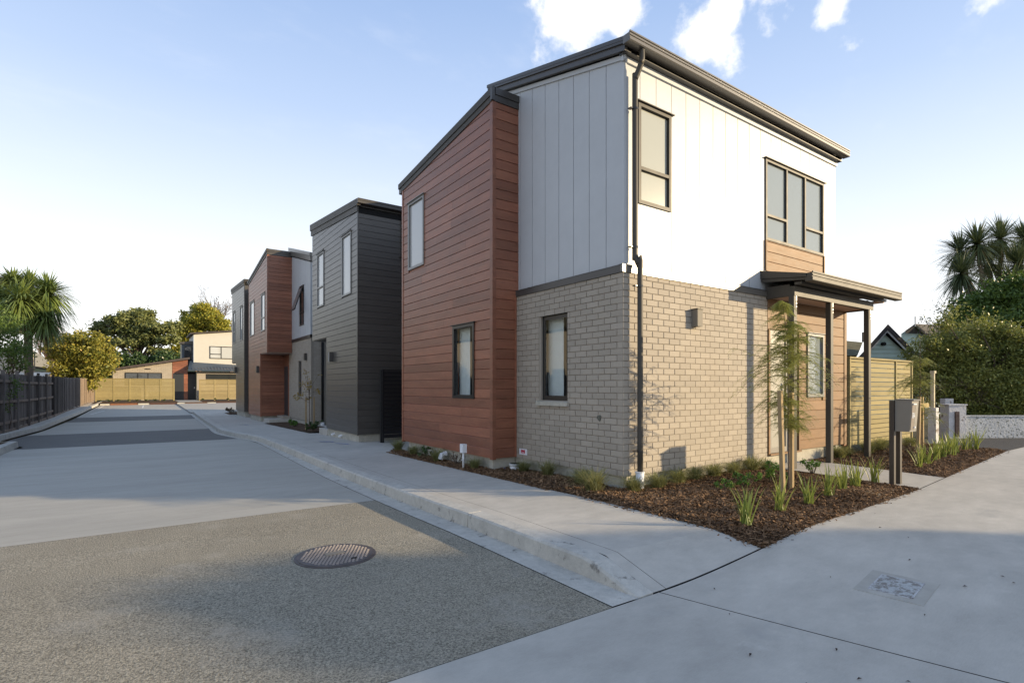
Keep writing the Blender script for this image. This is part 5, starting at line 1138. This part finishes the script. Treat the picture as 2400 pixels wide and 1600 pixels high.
# cabbage trees
def sword_head(n, L, rng, w=.05, droop=.6):
    V = []; F = []
    for i in range(n):
        a = rng.uniform(0, 6.283); el = rng.uniform(-1.1, 1.45); l = L * rng.uniform(.7, 1.1); d = Vector((math.cos(a) * math.cos(el), math.sin(a) * math.cos(el), math.sin(el))); sd = Vector((-math.sin(a), math.cos(a), 0)); b = len(V); dp = droop * rng.uniform(.3, 1.1)
        for k in range(5):
            t = k / 4; p = d * l * t - Vector((0, 0, 1)) * l * dp * .55 * t ** 2.5; wd = w * (.55 + .9 * t if t < .35 else 1.05 * (1 - t) / .65 + .03) * .5
            V.append(tuple(p - sd * wd)); V.append(tuple(p + sd * wd))
        for k in range(4): F.append((b + 2 * k, b + 2 * k + 1, b + 2 * k + 3, b + 2 * k + 2))
    return np.array(V), np.array(F)
def cabbage_tree(name, label, base, heads, trunk_r, L, m, seed, n=190, fork=None, w=.05, dead=False, droop=.6):
    rng = np.random.default_rng(seed); T = thing(name, label, 'cabbage tree', base); mb = MB(); fk = Vector(fork or (base[0], base[1], min(h[2] for h in heads) - L * .9))
    mb.tube([base, tuple(Vector(base).lerp(fk, .5) + Vector((.04, 0, 0))), tuple(fk)], [trunk_r * 1.15, trunk_r, trunk_r * .95], 12)
    for h in heads: hv = Vector(h[:3]); mb.tube(smooth_pts([tuple(fk - Vector((0, 0, .2))), tuple(fk.lerp(hv, .5) + Vector(((hv.x - fk.x) * .2, (hv.y - fk.y) * .2, -.1))), tuple(hv)], 4), [trunk_r * (.75 - .35 * k / 8) for k in range(9)], 8)
    mb.build('trunk', m_palmtrunk, T, smooth=True)
    for h in heads:
        V, F = sword_head(n, L * (h[3] if len(h) > 3 else 1), rng, w, droop); V = V + np.array(h[:3]); npmesh('leaf_head', V, F, m, T)
        if dead: V, F = sword_head(n // 3, L * .7, rng, w * .8, 1.6); V[:, 2] = -np.abs(V[:, 2]) * 1.1; V[:, :2] *= .45; V = V + np.array(h[:3]) - np.array([0, 0, .2]); npmesh('dead_leaves', V, F, l_dead, T)
    return T
def at(px, py, D): a = (px - 1200) / 1257; return (D * (.5725 + a * .8199), D * (.8198 - a * .5726), 1.38 + (906 - py) / 1257 * D)
hd = [at(48, 706, 25.6), at(112, 690, 26.6), at(105, 748, 26), at(30, 668, 27.8), at(70, 672, 28), at(-8, 700, 27)]
hd = [(*h, s) for h, s in zip(hd, (1.12, 1.12, .8, 1.0, .95, 1.0))]
b0 = at(65, 906, 26); cabbage_tree('cabbage_tree', 'bushy sunlit cabbage tree standing just behind the paling fence', (b0[0], b0[1], -.3), hd, .17, 1.48, l_palm, 3, 520, fork=at(66, 770, 26), w=.08, dead=True, droop=1.15)
hr = [at(2290, 572, 25), at(2345, 560, 26), at(2252, 640, 24.5), at(2385, 620, 25), at(2318, 615, 26), at(2400, 560, 27), at(2370, 668, 24.5), at(2250, 590, 27), at(2420, 680, 26)]
hr = [(*h, 1.05) for h in hr]; b0 = at(2335, 906, 25.5); cabbage_tree('cabbage_tree', 'tall many-headed cabbage tree above the hedge', (b0[0], b0[1], -.1), hr, .16, 1.38, l_palm2, 4, 330, fork=at(2335, 735, 25.5), w=.06, dead=True)

# big hedge at right, built as blobs of leaves over twiggy stems
hb = [(*at(px, py, D), rx, ry, rz) for px, py, D, rx, ry, rz in ((2235, 835, 17.5, .85, 1.0, .75), (2290, 815, 18, 1.1, 1.1, .75), (2350, 830, 17.6, 1.1, 1.1, .85), (2410, 850, 17.2, 1.2, 1.2, .9), (2470, 850, 17, 1.4, 1.4, 1.1), (2210, 900, 17.3, .7, .9, .7), (2260, 910, 17, .8, .9, .8), (2320, 920, 16.8, .9, .9, .9), (2390, 930, 16.4, 1, .9, .9), (2450, 930, 16, 1, 1, 1), (2185, 830, 18.5, .6, .8, .55), (2160, 880, 18.5, .5, .8, .7), (2250, 960, 16.9, .6, .6, .5), (2350, 960, 16.3, .8, .6, .5))]
rg = np.random.default_rng(77)
for _ in range(34):
    px = rg.uniform(2165, 2440); py = 800 - 28 * math.sin((px - 2150) / 60.) * (px > 2200) + rg.normal(-18, 14) + (35 if px < 2210 else 0); hb.append((*at(px, py, 17.6 + rg.uniform(-.8, .5)), *(rg.uniform(.12, .34, 3))))
b0 = at(2310, 1010, 18.5); T = tree('hedge', 'large rounded hedge of small glossy leaves over the low white wall', 'hedge', (b0[0], b0[1], -.05), hb, 95000, .042, .16, l_hedge, 21, r=.10, nl=60, K=1500, hollow=.25)
mb = MB(); rng = np.random.default_rng(5); tips = []
for k in range(26):
    p = Vector(at(rng.uniform(2200, 2400), 1000, 17.2)); p.z = .1; bare(mb, p, Vector((rng.normal(0, .3), rng.normal(0, .3), 1)).normalized(), .62, .025, 4, rng, .5, .05)
mb.build('branches', mat('pale_twig', (.20, .16, .12), .9, .1), T)
bb = [(*at(px, py, D), rx, ry, rz) for px, py, D, rx, ry, rz in ((2300, 715, 23, 1.0, 1.0, .6), (2360, 700, 23, 1.2, 1.2, .8), (2410, 690, 22.5, 1.2, 1.2, .9), (2265, 745, 22.5, .7, .8, .45), (2440, 740, 22, 1.4, 1.2, 1.0), (2330, 750, 22, 1.0, .8, .5))]
b0 = at(2370, 906, 23); tree('green_tree', 'bright green leafy tree behind the hedge', 'tree', (b0[0], b0[1], 0), bb, 26000, .075, .2, l_bright, 22, r=.12, nl=16, K=420)
def bare_tree(name, label, base, L, r, depth, seed, spread, up, m, d0=(0, 0, 1), leaves=None, lm=None, ls=.05, n=3):
    rng = np.random.default_rng(seed); T = thing(name, label, 'bare tree', base); mb = MB(); tips = []
    for k in range(n): bare(mb, Vector(base), (Vector(d0) + Vector(rng.normal(0, .22, 3))).normalized(), L * rng.uniform(.8, 1.1), r, depth, rng, spread, up, tips)
    mb.build('trunk', m, T)
    if leaves: 
        tp = [(t[0], t[1], t[2], ls * 3, ls * 3, ls * 3) for t in tips]; V, F = leafcloud(tp, leaves, ls, ls * 2, rng, K=len(tp)); npmesh('crown', V, F, lm, T)
    return T
m_twig = mat('grey_twig', (.13, .11, .10), .9, .1); m_pink = mat('pinkish_twig', (.26, .18, .14), .9, .1)
b0 = at(2262, 906, 25); bare_tree('bare_tree', 'leafless fine-twigged tree between the gables and the cabbage tree', (b0[0], b0[1], .5), 1.55, .07, 5, 71, .42, .12, m_twig, leaves=1400, lm=l_dark, ls=.05)
b0 = at(2165, 906, 20); bare_tree('bare_shrub', 'thin dark bare shrub in front of the sage gable', (b0[0], b0[1], .4), .75, .02, 4, 72, .35, .12, m_twig, leaves=500, lm=l_dark, ls=.03, n=5)
def hop(l, *a): pass
b0 = at(140, 906, 62); bare_tree('bare_tree', 'pale leafless bushy tree between the palm and the round camellia', (b0[0], b0[1], 1.0), 2.3, .10, 5, 73, .33, .25, m_pink, n=7)
b0 = at(540, 906, 95); bare_tree('bare_tree', 'dark bare tree behind the last townhouse', (b0[0], b0[1], 1.0), 5.4, .28, 5, 74, .35, .18, m_twig, leaves=1200, lm=l_dead, ls=.12, n=3)

# far-left gardens
cb = [(*at(px, py, D), rx, ry, rz) for px, py, D, rx, ry, rz in ((190, 800, 45, 1.7, 1.7, .9), (215, 830, 45, 1.6, 1.6, 1.2), (165, 830, 45, 1.5, 1.6, 1.2), (195, 860, 45, 2.0, 1.8, 1.1), (150, 805, 45.5, 1.1, 1.2, .8), (230, 855, 45, 1.1, 1.2, 1.0), (180, 890, 45, 1.5, 1.2, .9))]
b0 = at(188, 930, 46); tree('camellia_tree', 'round orange-tinged evergreen behind the left fence', 'tree', (b0[0], b0[1], 0), cb, 30000, .12, .24, l_camel, 23, r=.16, nl=22, K=500)
sb = [(*at(px, py, D), rx, ry, rz) for px, py, D, rx, ry, rz in ((310, 755, 80, 3.0, 3, 1.2), (285, 775, 80, 1.8, 2.4, .8), (335, 775, 80, 2.4, 2.4, 1.0), (255, 762, 81, 2.0, 2.4, .5), (238, 775, 81, 1.3, 2, .35), (270, 800, 80, 1.9, 2, .45), (310, 805, 79, 2.3, 2, .6), (355, 795, 80, 2.2, 2, .6), (378, 770, 80, 2.2, 2.2, .6), (398, 795, 80, 1.6, 2, .5), (375, 825, 80, 2.0, 2, .4), (258, 825, 81, 1.0, 1.5, .3), (405, 765, 81, 1.0, 1.5, .5), (330, 735, 81, 1.6, 2, .5), (295, 742, 81, 1.4, 2, .4))]
b0 = at(328, 906, 80); tree('spreading_tree', 'broad flat-topped spreading tree behind the bungalow', 'tree', (b0[0], b0[1], 0), sb, 42000, .20, .38, l_spread, 24, r=.42, nl=46, K=520, trunk_top=at(325, 830, 80), flat=.5)
ab = [(*at(px, py, D), rx, ry, rz) for px, py, D, rx, ry, rz in ((480, 745, 88, 2.4, 2.4, 2.0), (455, 765, 88, 2.0, 2, 1.8), (505, 755, 88, 2.0, 2, 2.0), (435, 780, 88, 1.6, 2, 1.4), (425, 810, 87, 1.6, 2, 2.0), (480, 725, 88, 1.0, 1.2, 1.0), (520, 770, 88, 1.4, 1.6, 1.4), (435, 745, 89, .8, 1, 1.4), (460, 730, 89, .6, .8, 1.2), (415, 850, 86, 1.6, 2, 2.0), (490, 790, 88, 3, 2, 1.5))]
b0 = at(480, 906, 88); tree('autumn_tree', 'golden autumn tree rising above the two-storey house', 'tree', (b0[0], b0[1], 0), ab, 30000, .19, .34, l_autumn, 25, r=.3, nl=34, K=420)
db = [(*at(px, py, D), rx, ry, rz) for px, py, D, rx, ry, rz in ((265, 850, 74, 2.2, 2, 1.1), (300, 848, 74, 2.4, 2, 1.3), (240, 870, 72, 1.8, 2, 1.6), (335, 850, 75, 2.0, 2, 1.2), (365, 855, 75, 2, 2, 1.2), (395, 850, 76, 2, 2, 1.6))]
b0 = at(300, 906, 74); tree('dark_shrubbery', 'dark evergreen thicket under the spreading tree', 'shrub', (b0[0], b0[1], 0), db, 20000, .16, .35, l_dark, 26, r=.12, nl=10, K=300)
lb = [(*at(px, py, D), rx, ry, rz) for px, py, D, rx, ry, rz in ((10, 800, 23, .9, .9, .9), (25, 840, 22.5, .9, .9, .55), (-20, 770, 23, 1, 1, 1.2), (45, 850, 23, .5, .5, .3), (35, 820, 22.6, .5, .5, .5))]
b0 = at(0, 960, 23.5); tree('leafy_shrub', 'loose green shrub leaning over the left fence below the cabbage tree', 'shrub', (b0[0], b0[1], -.2), lb, 5200, .055, .16, l_bright, 27, r=.05, nl=22, K=200)
vb = [(*at(px, py, D), rx, ry, rz) for px, py, D, rx, ry, rz in ((38, 900, 20.4, .28, .28, .28), (35, 925, 20.2, .2, .2, .2), (0, 940, 19.6, .2, .2, .25), (10, 955, 19.6, .2, .2, .2))]
b0 = at(22, 1020, 20.1); tree('young_shrub', 'small light green shrub in front of the paling fence', 'shrub', (b0[0], b0[1], -.2), vb, 520, .04, .10, l_bright, 28, r=.015, nl=8, K=40)

def left_houses():
    # sunlit neighbour with big lichen-covered roof behind the cabbage tree
    H1 = thing('lichen_roofed_house', 'house with tall lichen-yellow roof and pale walls behind the cabbage tree', 'house', (-7, 40, 0))
    a = at(-150, 906, 42); b = at(58, 906, 40); zt = 4.2; ridge = at(75, 657, 41)
    MB().hexa([(a[0], a[1], 0), (b[0] - .0, b[1], 0), (b[0], b[1] + 5, 0), (a[0], a[1] + 5, 0), (a[0], a[1], zt), (b[0], b[1], zt), (b[0], b[1] + 5, zt), (a[0], a[1] + 5, zt)]).build('wall', m_stucco, H1)
    r1 = at(-150, 645, 46); r2 = at(80, 658, 44); e1 = at(-150, 780, 41); e2 = at(62, 780, 39.6)
    MB().add([e1, e2, r2, r1, (e1[0], e1[1], e1[2] - .1), (e2[0], e2[1], e2[2] - .1)], [(0, 1, 2, 3), (0, 4, 5, 1)]).build('roof', m_olive, H1)
    MB().tube([tuple(Vector(r1) + Vector((0, 0, .05))), tuple(Vector(r2) + Vector((0, 0, .05)))], .12, 8).build('ridge_tiles', m_redkerb, H1)
    H2 = thing('beige_roofed_house', 'beige low house with sloping roof beside the cabbage tree trunk', 'house', (-6, 48, 0))
    p = [at(20, 795, 52), at(75, 818, 50), at(145, 866, 48), at(70, 855, 48)]
    mb = MB(); tl_, tr, br, bl = at(30, 800, 53), at(78, 820, 52), at(146, 866, 48.5), at(60, 855, 48.5)
    mb.prism([tl_, tr, br, bl], [(x, y + .1, z - .15) for x, y, z in (tl_, tr, br, bl)]); mb.build('roof', mat('beige_roof', (.40, .36, .27), .9, .1, n1=(2, .1)), H2)
    e1 = at(60, 858, 48.7); e2 = at(145, 870, 48.7); MB().hexa([(e1[0], e1[1], 0), (e2[0], e2[1], 0), (e2[0], e2[1] + 4, 0), (e1[0], e1[1] + 4, 0), (e1[0], e1[1], e2[2]), (e2[0], e2[1], e2[2]), (e2[0], e2[1] + 4, e2[2]), (e1[0], e1[1] + 4, e2[2])]).build('wall', m_cream, H2)
    MB().tube([tuple(Vector(e1) + Vector((0, -.1, -.02))), tuple(Vector(e2) + Vector((0, -.1, .05)))], .09, 6).build('gutter', m_taupe, H2)
    for px in (118, 132): w0 = at(px, 878, 48.4); MB().box(w0[0], w0[0] + .5, w0[1] - .05, w0[1], w0[2] - .5, w0[2]).build('window', m_pal2, H2)
    S_ = thing('garden_shed', 'small blue-grey shed roof showing above the left fence', 'shed', (-4.6, 34, 0)); s1 = at(42, 872, 33); s2 = at(104, 876, 33)
    MB().box(s1[0], s2[0] + .0, s1[1] - .8, s1[1] + 1.2, 0, 1.95).build('wall', mat('pale_blue_cladding', (.30, .34, .38), .7, .2), S_); MB().hexa([(s1[0] - .15, s1[1] - 1, 1.98), (s2[0] + .1, s1[1] - 1, 1.98), (s2[0] + .1, s1[1] + 1.3, 2.25), (s1[0] - .15, s1[1] + 1.3, 2.25), (s1[0] - .15, s1[1] - 1, 2.03), (s2[0] + .1, s1[1] - 1, 2.03), (s2[0] + .1, s1[1] + 1.3, 2.3), (s1[0] - .15, s1[1] + 1.3, 2.3)]).build('roof', m_gutter, S_)
    # neighbours out of frame that the driveway windows reflect
    N = thing('yellow_neighbour_house', 'sunlit cream weatherboard house further left beyond the fence', 'house', (-16, 36, 0)); MB().box(-22, -15, 20, 52, 0, 5.6).build('wall', mat('sunny_cream', (.50, .46, .38), .8, .2), N); MB().prism([(-22.5, 19.5, 5.6), (-14.5, 19.5, 5.6), (-18.5, 19.5, 8)], [(-22.5, 52.5, 5.6), (-14.5, 52.5, 5.6), (-18.5, 52.5, 8)]).build('roof', m_tile, N)
    for y in (24, 30, 37, 44): MB().box(-15, -14.93, y, y + 1.4, 1.2, 2.7).build('window', g_dark, N)
left_houses()

def right_houses():
    G = thing('sage_gabled_house', 'sage green weatherboard gable with mossy tile roof behind the pine fence', 'house', at(2068, 906, 26))
    ap = Vector(at(2068, 772, 26)); le = Vector(at(2006, 836, 26)); re_ = Vector(at(2136, 834, 26)); f = Vector((.5725, .8198, 0)); rt = Vector((.8199, -.5726, 0)); back = (f * .82 + rt * .57) * 6
    b1 = Vector((le.x, le.y, 0)); b2 = Vector((re_.x, re_.y, 0))
    off = Vector((0, 0, .12)); MB().prism([tuple(b1), tuple(b2), tuple(re_ - off), tuple(ap - off), tuple(le - off)], [tuple(v + back) for v in (b1, b2, re_ - off, ap - off, le - off)]).build('wall', m_bluegrey, G)
    dn = -f * .06
    for k in range(12):   # weatherboards of the gable
        z = 1.6 + .2 * k; t = max(0, (z + .30 - le.z) / (ap.z - le.z)) if z + .30 > le.z else 0
        if t > .95: break
        a = le.lerp(ap, t) if t > 0 else le; b = re_.lerp(ap, t) if t > 0 else re_
        w = MB().hexa([(a.x + dn.x, a.y + dn.y, z), (b.x + dn.x, b.y + dn.y, z), (b.x, b.y, z), (a.x, a.y, z), (a.x + dn.x * .3, a.y + dn.y * .3, z + .19), (b.x + dn.x * .3, b.y + dn.y * .3, z + .19), (b.x, b.y, z + .19), (a.x, a.y, z + .19)]); w.build('weatherboard', m_bluegrey, G)
    fr = -f * .35; th = Vector((0, 0, .16))
    MB().prism([tuple(le + fr + Vector((-.1, 0, -.15))), tuple(ap + fr), tuple(ap + fr + th), tuple(le + fr + th + Vector((-.1, 0, -.15)))], [tuple(v + back) for v in (le + Vector((-.1, 0, -.15)), ap, ap + th, le + th + Vector((-.1, 0, -.15)))]).build('roof_slope', m_dark, G)
    MB().prism([tuple(re_ + fr + Vector((.1, 0, -.15))), tuple(ap + fr), tuple(ap + fr + th), tuple(re_ + fr + th + Vector((.1, 0, -.15)))], [tuple(v + back) for v in (re_ + Vector((.1, 0, -.15)), ap, ap + th, re_ + th + Vector((.1, 0, -.15)))]).build('roof_slope', m_tile, G)
    for e in (le, re_):
        s = (-.1 if e is le else .1)
        MB().prism([tuple(e + fr * 1.05 + Vector((s, 0, -.2))), tuple(ap + fr * 1.05 + Vector((0, 0, -.05))), tuple(ap + fr * 1.05 + th * 1.3), tuple(e + fr * 1.05 + th + Vector((s, 0, -.12)))], [tuple(v + fr * .1) for v in (e + fr * 1.05 + Vector((s, 0, -.2)), ap + fr * 1.05 + Vector((0, 0, -.05)), ap + fr * 1.05 + th * 1.3, e + fr * 1.05 + th + Vector((s, 0, -.12)))]).build('barge_board', m_dark, G)
        MB().prism([tuple(e + fr * .9 + Vector((0, 0, -.30))), tuple(ap + fr * .9 + Vector((0, 0, -.16))), tuple(ap + fr * .9 - Vector((0, 0, .04))), tuple(e + fr * .9 + Vector((0, 0, -.18)))], [tuple(v + fr * .05) for v in (e + fr * .9 + Vector((0, 0, -.30)), ap + fr * .9 + Vector((0, 0, -.16)), ap + fr * .9 - Vector((0, 0, .04)), e + fr * .9 + Vector((0, 0, -.18)))]).build('barge_trim', m_white, G)
    c = Vector(at(2068, 806, 25.9)); MB().tube([tuple(c), tuple(c - f * .15)], .09, 10).build('security_light', m_black, G)
    G2 = thing('finialed_house', 'second gabled roof with a white finial, above the hedge', 'house', at(2135, 906, 34)); ap = Vector(at(2135, 766, 34)); le = Vector(at(2112, 782, 34)); re_ = Vector(at(2165, 790, 34)); back = (f * .3 + rt * .95) * 6
    MB().prism([(le.x, le.y, 0), (re_.x, re_.y, 0), tuple(re_), tuple(ap), tuple(le)], [tuple(Vector(v) + back) for v in ((le.x, le.y, 0), (re_.x, re_.y, 0), tuple(re_), tuple(ap), tuple(le))]).build('wall', m_bluegrey, G2)
    for e in (le, re_):
        MB().prism([tuple(e + fr), tuple(ap + fr), tuple(ap + fr + th), tuple(e + fr + th)], [tuple(v + back) for v in (e + fr, ap + fr, ap + fr + th, e + fr + th)]).build('roof_slope', m_dark, G2)
    MB().tube([tuple(ap + fr), tuple(ap + fr + Vector((0, 0, .62)))], .035, 6).build('finial', m_white, G2)
    r1 = at(2140, 772, 38); r2 = at(2215, 766, 38); e1 = at(2150, 810, 35); e2 = at(2230, 806, 35); MB().prism([e1, e2, r2, r1], [(x, y + .2, z - .2) for x, y, z in (e1, e2, r2, r1)]).build('roof_slope', m_dark, G2)
    G3 = thing('tiled_roof_house', 'low mossy tiled roof between the timber corner and the third porch post', 'house', at(2000, 906, 32)); r1 = at(1940, 794, 33); r2 = at(2022, 802, 33); e1 = at(1940, 834, 30); e2 = at(2010, 832, 30)
    MB().prism([e1, e2, r2, r1], [(x + .1, y + .2, z - .2) for x, y, z in (e1, e2, r2, r1)]).build('roof', m_tile, G3); w0 = at(1940, 840, 30.3); w1 = at(2008, 840, 30.3)
    MB().prism([(w0[0], w0[1], 0), (w1[0], w1[1], 0), (w1[0] + 2, w1[1] + 3, 0), (w0[0] + 2, w0[1] + 3, 0)], [(w0[0], w0[1], 2.9), (w1[0], w1[1], 2.9), (w1[0] + 2, w1[1] + 3, 2.9), (w0[0] + 2, w0[1] + 3, 2.9)]).build('wall', m_stucco, G3)
    c = Vector(at(2022, 790, 33)); MB().tube([tuple(c - Vector((0, 0, .3))), tuple(c + Vector((0, 0, .3)))], .05, 6).build('vent_pipe', m_dark, G3)
right_houses()

def hills():
    n = 60; mb = MB()
    for i in range(n):
        px = -1500 + 5400 * i / (n - 1); D = 900; h = 846 - 20 * math.sin(i * .9) - 9 * math.sin(i * 2.3 + 1) - 5 * math.sin(i * 5.1); p = at(px, h, D)
        mb.v += [(p[0], p[1], -5), p, (p[0] * 1.3, p[1] * 1.3, p[2] * .8)]
    for i in range(n - 1):
        for k in range(2): mb.f.append((3 * i + k, 3 * i + 3 + k, 3 * i + 4 + k, 3 * i + 1 + k))
    tag(mb.build('hills', mat('far_hills', (.10, .125, .09), 1, .0, n1=(.02, .3))), kind='structure')
hills()

# street tree across the road behind the camera: its crown throws the rounded shadow over the pavement
def street_tree(): 
    s, p, d = 2.75, 3.85, 27.0; sx, sy = -.766, .643
    cx = sx * (s - d) + .643 * p; cy = sy * (s - d) + .766 * p; zt = d * math.tan(SUN_EL) - .12
    bl = [(cx, cy, zt - 1.75, 1.62, 1.62, 1.7), (cx, cy, zt - 1.2, 1.35, 1.35, 1.05), (cx - .3, cy - .5, zt - 2.6, 1.5, 1.5, 1.4)]
    tree('street_tree', 'dense rounded street tree across the road', 'tree', (cx, cy, -.1), bl, 80000, .085, .11, l_dark, 90, r=.16, nl=20, K=5200)
street_tree()

# litter on the pavement
rng = random.Random(3)
lit = []
for i in range(26):
    px, py = rng.uniform(1500, 2380), rng.uniform(1180, 1560); x, y = gxy(px, py, 0)
    if y > 2.6: continue
    z = H(x, y) + .006; s = rng.uniform(.008, .02); a = rng.uniform(0, 6.28); c, sn = math.cos(a) * s, math.sin(a) * s
    o = MB().add([(x - c, y - sn, z), (x + sn * .4, y - c * .4, z + .006), (x + c, y + sn, z + .003), (x - sn * .4, y + c * .4, z + .008)], [(0, 1, 2, 3)]).build('fallen_leaf', mat('dry_leaf', (.05, .035, .03), .9, .1)); tag(o, 'tiny dry leaf lying on the pavement', 'leaf', 'dry leaves on the pavement')
